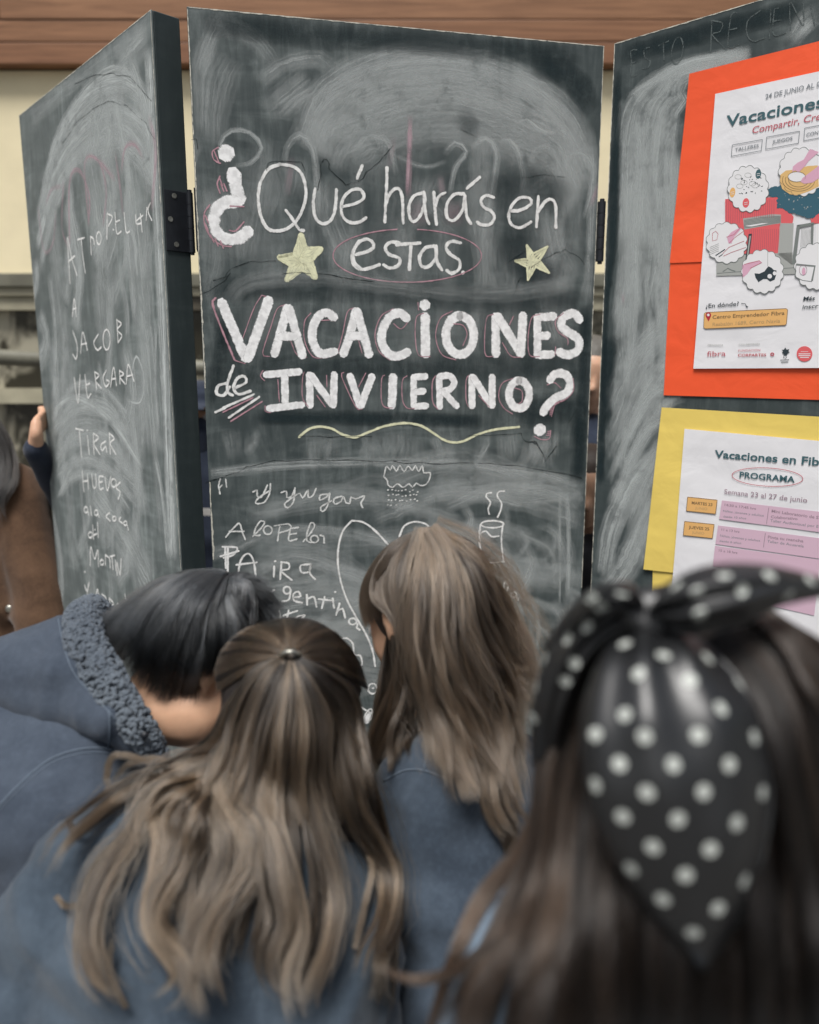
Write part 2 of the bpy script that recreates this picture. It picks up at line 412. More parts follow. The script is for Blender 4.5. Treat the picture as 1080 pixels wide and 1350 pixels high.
# first line
strokes(W, PC, M['chalk'], bC, F3, 5.2, [[(460, 770), (405, 792), (366, 860), (358, 950), (378, 1035), (415, 1078), (480, 1076), (535, 1035), (572, 960), (580, 885), (560, 815), (520, 780), (460, 770)], [(487, 985), (520, 1030), (550, 1076), (570, 1080)],
    [(624, 885), (615, 950), (626, 1020), (660, 1048), (698, 1030), (718, 975), (724, 888)],
    [(750, 968), (815, 952), (852, 925), (838, 890), (800, 888), (762, 918), (746, 965), (752, 1012), (788, 1042), (832, 1040), (862, 1020)], [(845, 775), (820, 835)],
    [(960, 785), (957, 900), (950, 1040)], [(952, 965), (975, 905), (1008, 882), (1030, 915), (1036, 1045)]])
strokes(W, PC, M['chalk'], bC, F4, 5.2, [[(130, 905), (95, 915), (70, 955), (70, 1010), (88, 1038), (118, 1015), (142, 950), (140, 905)], [(138, 900), (145, 1000), (162, 1048)],
    [(185, 900), (190, 975), (197, 1052)], [(192, 965), (208, 920), (238, 903)],
    [(325, 908), (278, 912), (245, 960), (247, 1018), (280, 1032), (318, 985), (330, 915)], [(330, 915), (338, 1010), (358, 1048)], [(400, 830), (340, 882)],
    [(465, 925), (430, 915), (405, 938), (418, 970), (455, 990), (468, 1022), (445, 1052), (405, 1052), (388, 1040)],
    [(542, 988), (592, 984), (640, 955), (632, 928), (585, 928), (547, 968), (535, 1015), (552, 1055), (592, 1066), (640, 1040)],
    [(675, 920), (670, 990), (665, 1062)], [(668, 1000), (705, 945), (738, 935), (755, 965), (756, 1066)]])
# second line
strokes(W, PC, M['chalk'], bC, F3, 5.6, [[(815, 1192), (862, 1180), (898, 1158), (888, 1128), (850, 1122), (812, 1155), (796, 1205), (812, 1248), (852, 1262), (925, 1240)], [(830, 1130), (805, 1170), (805, 1225), (840, 1262)],
    [(1018, 1138), (978, 1134), (952, 1160), (972, 1192), (1018, 1210), (1015, 1242), (975, 1256), (945, 1240)]])
strokes(W, PC, M['chalk'], bC, F4, 5.6, [[(10, 1146), (120, 1138)], [(78, 1142), (70, 1262)], [(185, 1152), (145, 1162), (117, 1205), (130, 1248), (165, 1245), (196, 1200), (196, 1152)], [(192, 1160), (200, 1225), (222, 1264)],
    [(310, 1138), (268, 1130), (242, 1155), (262, 1192), (305, 1220), (302, 1262), (268, 1280), (246, 1266)], [(320, 1276)]])
strokes('chalk_oval', PC, M['pink'], bC, FF, 1.9, [ell(537, 337, 98, 35, -82, 262, 40)])
def star(F, pts, fillit, name='chalk_star'):
    acc = Acc(); C = [F_pt for F_pt in pts]
    cx, cy = sum(p[0] for p in C) / len(C), sum(p[1] for p in C) / len(C)
    for i in range(len(C)):
        a, b = C[i], C[(i + 1) % len(C)]
        ribbon(acc, PC, [PC.at(F[0] + p[0] / F[2], F[1] + p[1] / F[2]) for p in (a, b)], (3.4 if fillit else 3.6) * 1.4 / FPX)
    if fillit:
        ln = []
        for i in range(0, len(C), 2):
            t_ = C[i]
            for kx in (-1, -0.4, 0.2, 0.8):
                a = C[i - 1]; b = C[(i + 1) % len(C)]
                m_ = ((a[0] + b[0]) / 2 + (b[0] - a[0]) * kx * 0.5, (a[1] + b[1]) / 2 + (b[1] - a[1]) * kx * 0.5)
                ln.append([t_, m_])
                ln.append([m_, (cx, cy)])
        for l_ in ln: ribbon(acc, PC, [PC.at(F[0] + p[0] / F[2], F[1] + p[1] / F[2]) for p in l_], (7.5 if fillit == 1 else 3.0) * 1.4 / FPX)
    return acc.obj(name, M['yellow'], bC, kind='stuff')
star(F3, [(558, 1100), (588, 1165), (652, 1166), (605, 1220), (625, 1300), (560, 1264), (490, 1310), (508, 1240), (455, 1205), (530, 1188)], 1)
star(F4, [(620, 1148), (650, 1188), (718, 1155), (680, 1220), (725, 1278), (662, 1250), (625, 1312), (622, 1250), (565, 1222), (625, 1212)], 2)
# VACACIONES
o6 = lambda L: [[(a + 1008, b) for a, b in l] for l in L]
letters = [
 ([[(188, 138), (245, 270), (303, 405)], [(412, 128), (365, 260), (312, 405)]], 14.2),
 ([[(500, 165), (468, 280), (438, 385)], [(508, 165), (540, 280), (572, 392)], [(470, 300), (535, 300)]], 12.6),
 ([[(722, 212), (690, 188), (648, 205), (620, 265), (624, 335), (660, 382), (725, 372)]], 12.8),
 ([[(825, 180), (798, 290), (766, 385)], [(832, 180), (858, 280), (888, 388)], [(795, 298), (855, 298)]], 12.6),
 ([[(1068, 216), (1035, 190), (990, 205), (955, 260), (948, 325), (978, 380), (1020, 394), (1072, 375)]], 12.8),
 (o6([[(146, 205), (148, 385)]]), 14), (o6([[(140, 150), (150, 152)]]), 16),
 (o6([ell(311, 295, 66, 92, -90, 270, 24)]), 13), (o6([[(481, 205), (482, 385)], [(490, 205), (600, 380)], [(610, 200), (600, 385)]]), 13),
 (o6([[(680, 208), (678, 390)], [(690, 210), (758, 205)], [(685, 300), (728, 296)], [(690, 388), (748, 386)]]), 11.8),
 (o6([[(880, 222), (850, 192), (805, 208), (792, 250), (825, 280), (872, 312), (872, 362), (825, 388), (782, 374)]]), 12.8)]
def block(pl_letters):
    for L, w_ in pl_letters:
        strokes('chalk_letter', PC, M['chalk_thick'], bC, F5, w_, L, jit=.03)
block(letters)
block([([[(398, 482), (558, 468)], [(487, 490), (490, 618)], [(412, 642), (570, 625)]], 10.6),
 ([[(605, 482), (608, 630)], [(612, 485), (712, 625)], [(722, 480), (718, 628)]], 10.6),
 ([[(797, 488), (845, 630)], [(902, 490), (850, 630)]], 10.8), ([[(1001, 492), (996, 630)]], 12.6),
 (o6([[(92, 492), (92, 632)], [(98, 494), (148, 490)], [(98, 564), (140, 560)], [(98, 632), (152, 630)]]), 9.8),
 (o6([[(212, 492), (216, 636)], [(215, 490), (262, 488), (284, 520), (262, 552), (220, 562)], [(238, 568), (296, 632)]]), 9.8),
 (o6([[(368, 492), (368, 632)], [(374, 494), (458, 626)], [(464, 492), (464, 630)]]), 10.4),
 (o6([ell(592, 576, 48, 66, -90, 270, 24)]), 12), (o6([[(738, 508), (762, 480), (808, 480), (832, 520), (818, 568), (765, 592), (722, 632), (706, 662)]]), 12.6),
 (o6([[(682, 744), (698, 743)]]), 17)])
strokes(W, PC, M['chalk'], bC, F5, 5.0, [[(215, 522), (172, 535), (165, 572), (198, 580), (226, 540)], [(245, 440), (218, 515), (218, 565), (240, 580)], [(252, 545), (305, 518), (296, 490), (262, 500), (245, 545), (268, 575), (325, 560)]])
strokes('chalk_underline', PC, M['chalk'], bC, F5, 4.0, [[(195, 640), (340, 576)], [(222, 686), (366, 588)], [(158, 660), (205, 640)]])
strokes('pink_underline', PC, M['pink'], bC, F5, 2.6, [[(195, 660), (335, 592)], [(232, 703), (380, 610)]])
strokes('pink_outline', PC, M['pink'], bC, F5, 3.4, [[(160, 118), (146, 150), (198, 290), (250, 412)]])
strokes('pink_outline', PC, M['pink'], bC, F5, 1.6, [[(250, 414), (300, 430)], [(378, 105), (340, 170), (288, 310)], [(378, 105), (400, 112)],
    [(490, 150), (452, 170), (420, 260), (383, 380), (415, 396)], [(515, 320), (545, 385), (592, 400)], [(612, 190), (582, 230), (582, 320), (622, 396), (690, 402)], [(660, 225), (735, 220)],
    [(818, 165), (785, 185), (762, 290), (738, 378)], [(738, 378), (765, 388)], [(838, 320), (855, 380)], [(1002, 170), (945, 205), (916, 290), (935, 370), (985, 412)], [(1005, 240), (1040, 265), (1075, 230)]]
    + o6([[(140, 190), (105, 210), (99, 300), (115, 388), (170, 396)], [(112, 140), (115, 175)], [(275, 180), (218, 215), (196, 300), (225, 385), (292, 412)], [(280, 240), (325, 248), (345, 290), (325, 345)], [(470, 195), (436, 220), (430, 380), (470, 396)],
    [(565, 205), (546, 245)], [(512, 330), (552, 392), (600, 400)], [(692, 195), (652, 212), (635, 300), (642, 388), (690, 396)], [(802, 190), (765, 225), (775, 275), (822, 312), (822, 340)], [(765, 350), (762, 388)]])
    + [[(385, 462), (372, 488), (392, 510)], [(455, 505), (462, 610)], [(395, 630), (395, 655), (420, 662)], [(580, 470), (572, 500), (572, 590), (600, 635)], [(686, 485), (688, 540)], [(640, 580), (680, 635)], [(768, 472), (758, 492), (825, 635), (855, 645)], [(872, 475), (838, 540)], [(962, 485), (948, 500), (946, 600), (962, 635), (1000, 640)]]
    + o6([[(60, 488), (38, 510), (38, 600), (60, 640), (95, 642)], [(195, 488), (180, 520), (182, 610), (205, 645)], [(352, 486), (340, 510), (340, 600), (350, 632)], [(400, 580), (450, 635)], [(560, 500), (510, 525), (495, 590), (520, 640), (560, 668)], [(570, 545), (605, 560), (605, 610), (590, 620)],
    [(848, 500), (848, 560), (805, 605), (765, 618), (745, 680)], [(742, 745), (735, 785), (700, 790), (665, 775)], [(725, 530), (760, 520), (790, 545)]])
    + o6([[(840 - 12 * i, 575 + 7 * i), (825 - 12 * i, 590 + 7 * i)] for i in range(6)] + [[(738, 640 + 8 * i), (750, 636 + 8 * i)] for i in range(5)] + [[(722 + 3 * i, 770 - 9 * i), (738, 768 - 9 * i)] for i in range(3)]))
strokes('chalk_wave', PC, M['yellow'], bC, F5, 3.6, [[(555, 778), (600, 742), (650, 729), (710, 738), (760, 765), (820, 779), (880, 757), (960, 727), (1050, 712), (1110, 718), (1150, 732), (1190, 757), (1240, 790), (1285, 803), (1335, 798), (1405, 765), (1490, 742), (1600, 730)]])
# lower handwriting and drawings
strokes(W, PC, M['chalk_thin'], bC, F7, 3.0, [[(180, 183), (172, 210), (178, 252)], [(178, 222), (188, 212)], [(205, 185), (209, 220)],
    [(333, 243), (352, 235), (352, 262), (372, 268), (400, 212)], [(415, 205), (410, 250), (385, 292), (345, 296), (360, 270), (415, 235)],
    [(465, 246), (490, 240), (490, 268), (512, 265), (530, 225)], [(528, 232), (522, 290), (495, 318), (480, 300), (520, 268), (552, 250), (565, 272), (590, 235), (592, 268), (612, 262), (628, 228)],
    [(685, 254), (648, 258), (646, 282), (678, 266), (692, 248), (682, 308), (658, 335), (650, 315), (700, 285)], [(748, 264), (712, 275), (715, 300), (745, 288), (756, 264), (768, 294), (785, 298), (792, 268), (812, 276), (856, 262), (838, 295), (846, 316)],
    [(205, 455), (235, 420), (268, 390), (282, 430), (296, 466)], [(222, 428), (290, 428)], [(333, 450), (375, 408), (388, 382), (370, 378), (345, 412), (340, 445), (365, 446)], ell(402, 422, 20, 20), [(458, 402), (448, 472)], [(432, 402), (500, 394), (508, 418), (452, 436)],
    [(508, 415), (500, 470), (538, 464)], [(505, 442), (535, 438)], [(508, 414), (545, 410)], [(568, 475), (605, 432), (622, 398), (605, 388), (588, 430), (585, 470), (605, 480)], ell(620, 464, 18, 17), [(648, 446), (664, 450), (666, 482)]])
strokes(W, PC, M['chalk'], bC, F7, 3.4, [[(215, 505), (214, 630)], [(180, 545), (265, 520)], [(190, 500), (258, 505), (240, 538), (195, 552)], [(202, 500), (206, 600)], [(262, 640), (276, 562), (310, 532), (336, 570), (348, 668)], [(255, 585), (350, 573)],
    [(435, 568)], [(432, 592), (430, 640)], [(466, 575), (460, 652)], [(464, 572), (500, 578), (500, 604), (466, 614), (514, 656)], [(602, 582), (556, 588), (560, 620), (596, 616), (604, 582), (598, 622), (624, 652)],
    [(345, 700), (368, 704), (378, 722), (360, 735)], [(400, 700), (404, 742)], [(402, 722), (432, 702)], ell(492, 704, 17, 17), [(508, 708), (500, 748), (470, 756)], [(520, 738), (555, 732), (545, 710), (522, 722), (526, 752), (562, 762)],
    [(585, 725), (586, 772)], [(588, 745), (618, 735), (630, 782)], [(668, 735), (655, 788)], [(640, 745), (700, 752)], [(716, 712)], [(706, 742), (712, 786)], [(738, 765), (722, 820)], [(730, 802), (752, 790), (764, 832)], ell(800, 850, 18, 15), [(822, 862), (818, 878), (832, 890)],
    [(455, 800), (462, 838)], [(500, 798), (490, 842)], [(475, 822), (540, 800)], [(572, 820), (540, 828), (525, 852), (552, 845), (575, 822)]])
strokes('chalk_drawing', PC, M['chalk'], bC, F7, 3.2, [[(795, 378), (752, 430), (731, 520), (735, 620), (765, 730), (810, 820), (862, 910), (892, 985), (905, 1060)], [(795, 378), (850, 386), (910, 430), (970, 495)], [(1018, 452), (1042, 402), (1090, 383), (1140, 393), (1160, 412)],
    [(730, 940), (770, 928), (800, 955), (806, 1005), (835, 1010), (843, 1050), (825, 1070)], ell(893, 1165, 22, 24), [(893, 1163)], [(800, 1230), (850, 1260), (905, 1290)], [(830, 1330), (880, 1260), (900, 1300), (830, 1330)]])
r8 = lambda L: [[(a * 0.987 + 994.8, b * 0.987) for a, b in l] for l in L]
strokes('chalk_drawing', PC, M['chalk_thin'], bC, F7, 2.6, [[(945, 172), (958, 122), (975, 142), (986, 120), (1004, 146), (1020, 120), (1040, 148), (1060, 122)] + r8([[(85, 145), (100, 122), (115, 150), (132, 122), (140, 155), (170, 156), (165, 188), (148, 212), (122, 216), (105, 205), (85, 225), (70, 208)]])[0] + [(1035, 222), (1010, 205), (985, 222), (965, 210), (962, 190), (945, 172)]]
    + [[(965 + 17 * (i % 9) + random.uniform(-5, 5), 238 + 22 * (i // 9) + random.uniform(-6, 6))] for i in range(30)] , jit=0.05)
strokes('chalk_drawing', PC, M['chalk'], bC, F8, 2.8, [ell(465, 400, 55, 17), [(408, 402), (404, 470), (412, 545)], [(402, 430), (404, 500)], [(514, 402), (508, 480), (518, 580)], [(435, 584), (522, 577)], [(414, 440), (434, 432), (460, 458), (495, 456)],
    [(460, 250), (438, 254), (434, 268), (456, 295), (445, 325), (450, 352)], [(522, 243), (496, 245), (488, 266), (508, 300), (505, 332), (490, 366)]])
strokes(W, PC, M['chalk'], bC, F8, 3.2, [[(535, 715), (540, 688), (526, 668), (520, 700), (530, 738), (552, 738)], ell(566, 735, 13, 12), [(576, 735), (586, 760)]])
# left panel
strokes(W, PL, M['chalk'], bL, F1, 3.2, [[(320, 1130), (328, 1240), (334, 1345)], [(322, 1125), (340, 1220), (366, 1306)], [(325, 1242), (356, 1214)], [(370, 1137), (402, 1128)], [(386, 1135), (396, 1230), (406, 1295)], [(430, 1122), (434, 1208)], [(430, 1122), (445, 1135), (448, 1160)],
    ell(470, 1130, 11, 30), [(510, 1010), (508, 1135)], [(510, 1014), (534, 1030), (516, 1072)], [(538, 1090)], [(547, 1010), (555, 1105), (576, 1098)], [(552, 1052), (570, 1045)], [(590, 1010), (600, 1100), (616, 1098)], [(645, 1020), (648, 1060), (672, 1060)], [(668, 1015), (676, 1100)], [(645, 1050), (680, 1022)], [(698, 985), (695, 1045)], [(700, 992), (716, 962), (704, 1000), (722, 1046)]])
strokes(W, PL, M['chalk'], bL, F2, 3.3, [[(249, 200), (255, 140), (262, 200)], [(250, 176), (262, 172)], [(250, 250), (265, 300), (262, 345), (250, 330)], [(277, 325), (284, 255), (300, 315)], [(280, 296), (297, 292)], [(337, 262), (322, 290), (334, 315), (348, 305)], ell(366, 280, 12, 35), [(401, 210), (405, 290)], [(400, 212), (416, 226), (402, 246), (418, 266), (405, 290)],
    [(255, 410), (268, 495), (275, 400)], [(292, 400), (300, 475), (312, 465)], [(295, 435), (308, 430)], [(325, 390), (332, 450)], [(325, 390), (340, 402), (328, 420), (348, 446)], [(365, 385), (354, 410), (363, 440), (376, 425), (366, 418)], [(380, 440), (390, 375), (400, 436)], [(383, 415), (398, 412)], [(410, 385), (412, 430)], [(410, 385), (425, 398), (412, 408), (430, 432)], [(434, 430), (440, 365), (460, 422)], [(437, 405), (455, 400)],
    [(260, 584), (286, 590)], [(272, 590), (280, 682)], [(298, 590)], [(300, 610), (306, 672)], [(320, 600), (322, 672)], [(320, 600), (338, 615), (322, 635), (342, 672)], [(362, 628), (346, 640), (350, 660), (362, 645), (366, 664)], [(375, 600), (378, 670)], [(375, 600), (392, 618), (378, 635), (397, 672)],
    [(282, 730), (288, 800)], [(300, 740), (303, 790)], [(284, 766), (302, 762)], [(315, 740), (320, 785), (330, 780), (328, 740)], [(354, 748), (340, 750), (342, 790), (354, 788)], [(342, 768), (352, 766)], [(360, 750), (368, 796), (380, 750)], ell(390, 770, 9, 14), [(412, 768), (398, 785), (412, 802), (405, 826)],
    ell(295, 862, 6, 10), [(302, 868), (304, 880)], [(310, 850), (314, 880)], ell(330, 872, 6, 9), [(336, 874), (340, 886)], [(376, 872), (364, 885), (378, 900)], ell(392, 892, 6, 8), [(414, 888), (408, 898), (420, 908)], ell(430, 908, 6, 7), [(436, 912), (440, 930)],
    ell(310, 948, 7, 10), [(318, 915), (321, 962)], [(320, 950), (332, 944)], [(325, 930)], [(335, 905), (337, 956)], [(310, 1052), (312, 990), (325, 1030), (336, 1000), (338, 1056)], ell(350, 1042, 6, 9), [(362, 1052), (362, 1015)], [(362, 1016), (376, 1030), (378, 1060)], [(384, 1020), (388, 1066)], [(378, 1022), (394, 1018)], [(396, 1035), (398, 1070)], [(402, 1085), (402, 1042), (412, 1085), (416, 1030)],
    [(290, 1075)], [(290, 1120), (298, 1140), (304, 1115)], [(306, 1110), (300, 1150), (314, 1170), (308, 1192)], [(325, 1185), (335, 1135), (342, 1186)], [(328, 1165), (340, 1162)], [(350, 1150), (356, 1206)], [(350, 1152), (364, 1165), (354, 1178), (368, 1195), (356, 1206)], [(375, 1165), (378, 1226)], [(376, 1165), (390, 1185), (378, 1195), (396, 1232)], [(398, 1235), (404, 1182), (414, 1236)], [(428, 1150), (434, 1190), (428, 1215)]], jit=0.06)
# faint writing on the right panel
strokes('faint_writing', PR, M['chalk_faint'], bR, F9, 2.4, [[(215, 236), (188, 242), (190, 300), (186, 362), (215, 355)], [(188, 300), (208, 295)], [(275, 225), (250, 235), (255, 275), (280, 290), (270, 320), (245, 325)], [(320, 215), (365, 195)], [(342, 205), (345, 300)], ell(408, 240, 26, 65, rot=8),
    [(572, 95), (566, 248)], [(570, 96), (622, 110), (610, 150), (575, 165), (640, 236)], [(690, 62), (664, 72), (650, 220), (702, 210)], [(655, 142), (690, 134)], [(800, 52), (745, 95), (738, 160), (768, 196), (822, 180)], [(852, 48), (845, 182)], [(890, 38), (870, 42), (865, 162), (922, 156)], [(868, 100), (900, 95)], [(945, 140), (945, 10), (1005, 122), (1005, 8)], [(1040, 20), (1060, 120)]])

# rubbed-out chalk, layered as thin dusty swipes
def smears(pl, parent, mat, items, name='rubbed_chalk', base=0.00005):
    acc = Acc(); acc.st = []; acc.hw = []
    for i, (pts, wpx, s_) in enumerate(items):
        d = pl.depth(*pts[len(pts) // 2])
        uv = [pl.at(*q) for q in pts]
        b0 = len(acc.v)
        ribbon(acc, pl, uv, wpx * d / FPX, step=0.012, jit=0.06, lift=base + 0.000002 * i, ends=False, st=s_, hw=1)
    # keep inside the panel
    for i, v in enumerate(acc.v):
        u = (v - pl.o).dot(pl.u); c = min(max(u, 0.0015), pl.w - 0.0015); z = min(max(v.z, ZBOT), ZTOP - 0.0015)
        acc.v[i] = v + pl.u * (c - u) + Z * (z - v.z)
    o = mesh_obj(name, acc.v, acc.f, mat, parent, kind='stuff', uvs=acc.uv)
    a = o.data.attributes.new('strength', 'FLOAT', 'POINT'); a.data.foreach_set('value', acc.st)
    a = o.data.attributes.new('halfwidth', 'FLOAT', 'POINT'); a.data.foreach_set('value', acc.hw)
    return o
R = random.Random(3)
def wob(pts, j): return [(x + R.uniform(-j, j), y + R.uniform(-j, j)) for x, y in pts]
S = []
for kx in range(11):      # the big eraser arc at the top
    q = kx * 11
    S.append((wob([(395 + q * .5, 190 + q * .4), (425 + q * .3, 118 + q * .8), (510, 78 + q), (600, 72 + q), (690, 102 + q), (750 - q * .2, 150 + q * .7), (785 - q * .3, 230 + q * .5)], 4), 34, R.uniform(.35, .8) * (1 - kx * .05)))
S += [([(298, 12), (280, 45), (262, 100)], 26, .6), ([(275, 45), (262, 100), (258, 170)], 30, .4), ([(300, 70), (280, 120), (268, 190)], 60, .45), ([(262, 40), (300, 36), (340, 55), (365, 90)], 30, .4), ([(340, 110), (375, 85), (420, 78), (440, 95)], 26, .7),
      ([(350, 150), (385, 120), (410, 100)], 40, .6), ([(370, 155), (395, 130), (420, 118)], 24, .6), ([(450, 130), (520, 100), (600, 98), (660, 112)], 90, .5), ([(450, 200), (540, 150), (640, 145), (740, 180)], 120, .45),
      ([(300, 215), (290, 190), (305, 172), (330, 175), (345, 195), (330, 215), (305, 218)], 7, .9), ([(375, 230), (378, 195), (395, 178), (412, 195), (418, 240), (420, 290)], 11, .7), ([(462, 205), (478, 184), (500, 180), (515, 192), (522, 230)], 9, .7), ([(585, 205), (600, 188), (615, 200), (600, 222), (592, 260)], 10, .7),
      ([(620, 195), (640, 182), (655, 200), (650, 250), (640, 300)], 11, .7), ([(655, 190), (672, 185), (685, 205), (690, 240), (684, 262)], 10, .8), ([(700, 220), (705, 200), (722, 194), (735, 210), (735, 240)], 10, .6), ([(745, 230), (750, 205), (768, 202), (782, 220), (780, 255), (770, 290)], 12, .8),
      ([(675, 165), (695, 158), (710, 170), (730, 175), (742, 160)], 6, .9), ([(775, 165), (783, 250), (780, 350), (772, 400)], 22, .6), ([(520, 205), (560, 220), (590, 212)], 8, .6)]
for kx in range(46):
    x = R.uniform(255, 775); y0 = R.uniform(170, 330); L = R.uniform(50, 190); S.append((wob([(x, y0), (x + R.uniform(-14, 14), y0 + L / 2), (x + R.uniform(-25, 25), y0 + L)], 4), R.uniform(14, 60), R.uniform(.12, .4)))
for kx in range(30):
    x = R.uniform(265, 760); y0 = R.uniform(560, 580); S.append(([(x, y0), (x - R.uniform(-6, 12), y0 + 22), (x - R.uniform(-8, 18), y0 + R.uniform(35, 50))], R.uniform(8, 34), R.uniform(.25, .55)))
for kx in range(70):
    y = R.uniform(622, 1000); x0 = R.uniform(262, 640); L = R.uniform(90, 330); b = R.uniform(-28, 22)
    S.append((wob([(x0, y + 12), (x0 + L * .33, y + b), (x0 + L * .66, y + b * .6), (min(x0 + L, 768), y + 24)], 6), R.uniform(12, 46), R.uniform(.22, .62)))
for kx in range(34):
    x = R.uniform(600, 750); y = R.uniform(640, 860); a = R.uniform(.3, 1.3); L = R.uniform(30, 90)
    S.append((wob([(x, y), (x + L * .5 * math.cos(a), y + L * .5 * math.sin(a)), (x + L * math.cos(a + .5), y + L * math.sin(a + .5))], 4), R.uniform(6, 26), R.uniform(.3, .7)))
S += [([(748, 650), (750, 720), (748, 790)], 8, .8), ([(738, 640), (738, 800)], 5, .7), ([(270, 625), (400, 612), (560, 610), (700, 622), (764, 640)], 16, .7), ([(300, 400), (330, 372), (420, 366), (560, 382), (660, 388), (760, 372)], 26, .35)]
smears(PC, bC, M['smear'], S)
smears(PC, bC, M['smear_dark'], [([(262, 22), (400, 42), (560, 52), (770, 72)], 42, .6), ([(700, 80), (755, 105), (783, 150)], 40, .75), ([(300, 420), (290, 470), (270, 540)], 22, .5), ([(270, 385), (420, 378), (600, 392), (770, 398)], 40, .45), ([(280, 490), (420, 486), (600, 484), (770, 486)], 40, .45), ([(285, 405), (295, 470)], 22, .6),
     ([(680, 545), (760, 540), (772, 600)], 44, .6), ([(330, 550), (520, 552), (640, 556)], 22, .8), ([(775, 400), (770, 560), (760, 640)], 26, .7), ([(690, 290), (680, 340), (740, 372)], 46, .55), ([(640, 260), (700, 240), (750, 270)], 50, .45), ([(320, 182), (322, 205)], 30, .7), ([(600, 150), (620, 165), (612, 185)], 32, .4)], 'wiped_area', 0.00032)
smears(PC, bC, M['smear_pink'], [([(541, 150), (540, 200), (538, 262)], 9, 1.0), ([(545, 262), (560, 300)], 30, .3), ([(790, 240), (778, 275)], 7, .9), ([(580, 228), (584, 262)], 12, .5), ([(385, 205), (378, 260)], 12, .35), ([(600, 262), (598, 300)], 30, .4), ([(520, 175), (512, 225)], 10, .3)], 'rubbed_pink_chalk', 0.00028)
# left panel smears
S = []
for kx in range(9):
    q = kx * 12; S.append((wob([(52, 260 + q), (70, 190 + q * .9), (105, 125 + q), (150, 98 + q), (185, 118 + q), (200, 165 + q)], 4), 26, R.uniform(.5, .95)))
S += [([(40, 160), (90, 110), (150, 60), (198, 30)], 40, .35), ([(150, 95), (180, 60), (195, 40)], 60, .5), ([(192, 190), (185, 120), (170, 75)], 30, .6), ([(120, 200), (140, 140), (165, 138)], 60, .5)]
for kx in range(50):
    x = R.uniform(45, 205); y0 = R.uniform(130, 720); L = R.uniform(60, 200); S.append((wob([(x, y0), (x + R.uniform(-6, 14), y0 + L / 2), (x + R.uniform(-14, 14), y0 + L)], 3), R.uniform(14, 50), R.uniform(.3, .75)))
for kx in range(22):
    y = R.uniform(500, 640); S.append((wob([(75, y + 30), (100, y), (140, y + 5), (175, y + 50)], 6), R.uniform(6, 22), R.uniform(.3, .8)))
S += [([(70, 560), (78, 535), (105, 525), (150, 560), (190, 620)], 14, .9), ([(172, 500), (180, 470), (190, 500), (185, 530), (168, 528)], 6, .9), ([(205, 600), (215, 660), (222, 740)], 14, 1.0), ([(206, 420), (205, 500), (210, 570)], 10, .8)]
S += [([(196, 60), (204, 200), (214, 420), (228, 740)], 34, 1.0), ([(150, 120), (175, 260), (190, 420), (205, 600)], 70, .6), ([(110, 170), (130, 300), (140, 460)], 80, .55), ([(60, 220), (80, 400), (100, 600)], 60, .45), ([(120, 640), (160, 700), (200, 780)], 90, .6), ([(90, 620), (130, 600), (190, 650)], 60, .5)]
S = [(a, b, min(1.5, c * 1.45)) for a, b, c in S]
smears(PL, bL, M['smear'], S)
smears(PL, bL, M['smear_pink'], [([(92, 330), (92, 240), (105, 225), (118, 260), (116, 300)], 7, .9), ([(118, 300), (112, 215), (130, 212), (140, 250), (136, 300)], 7, .9), ([(84, 235), (82, 300), (92, 330)], 6, .8), ([(160, 230), (165, 195), (178, 190), (190, 210)], 9, .7), ([(152, 200), (160, 260), (162, 285)], 8, .7), ([(60, 270), (68, 250), (82, 245)], 6, .8), ([(196, 150), (205, 200), (200, 280)], 12, .8),
      ([(130, 210), (150, 235), (152, 240)], 10, .9), ([(50, 270), (58, 330), (70, 320), (74, 275)], 6, .6)], 'rubbed_pink_chalk', 0.0003)
# side face of the left panel gets a few marks
# right panel smears
S = []
for kx in range(10):
    q = kx * 7; S.append((wob([(822 + q, 330), (818 + q, 220), (826 + q, 150), (850 + q * .8, 112 + q * .3), (900, 82 + q * .4), (990, 66 + q * .3)], 3), 17, R.uniform(.55, 1.0)))
S += [([(825, 128), (850, 112), (905, 84), (960, 72)], 9, 1.0), ([(818, 130), (812, 165), (808, 200)], 12, 1.0), ([(1040, 60), (1060, 30), (1080, 15)], 34, 1.0), ([(1045, 55), (1075, 25)], 18, 1.0), ([(826, 205), (850, 170), (880, 160), (898, 180)], 10, .7), ([(840, 280), (870, 190), (895, 150)], 60, .6)]
for kx in range(60):
    x = R.uniform(822, 895); y0 = R.uniform(140, 420); L = R.uniform(60, 200); S.append((wob([(x, y0), (x - R.uniform(-3, 8), y0 + L / 2), (x - R.uniform(-6, 14), y0 + L)], 2), R.uniform(8, 30), R.uniform(.35, .85)))
for kx in range(36):
    y = R.uniform(470, 700); x = R.uniform(796, 850); S.append((wob([(x - 8, y + 70), (x + 6, y + 30), (x + 38, y - 25), (x + 70, y - 50)], 4), R.uniform(6, 24), R.uniform(.35, .95)))
S += [([(805, 640), (818, 600), (828, 620), (815, 655), (806, 640)], 5, .9), ([(795, 760), (805, 700), (830, 640), (860, 600)], 34, 1.0), ([(800, 780), (830, 740), (850, 690)], 44, 1.0), ([(810, 570), (840, 490), (880, 440)], 26, .8), ([(845, 200), (838, 330), (835, 420)], 26, .8)]
smears(PR, bR, M['smear'], S)
smears(PR, bR, M['smear_pink'], [([(821, 385), (822, 402)], 6, .9)], 'rubbed_pink_chalk', 0.0003)
smears(PR, bR, M['smear_dark'], [([(812, 90), (808, 300), (795, 420), (790, 640)], 18, .9), ([(815, 440), (800, 480), (792, 560)], 30, .8), ([(816, 75), (900, 52), (1060, 10)], 30, .8)], 'wiped_area', 0.00032)

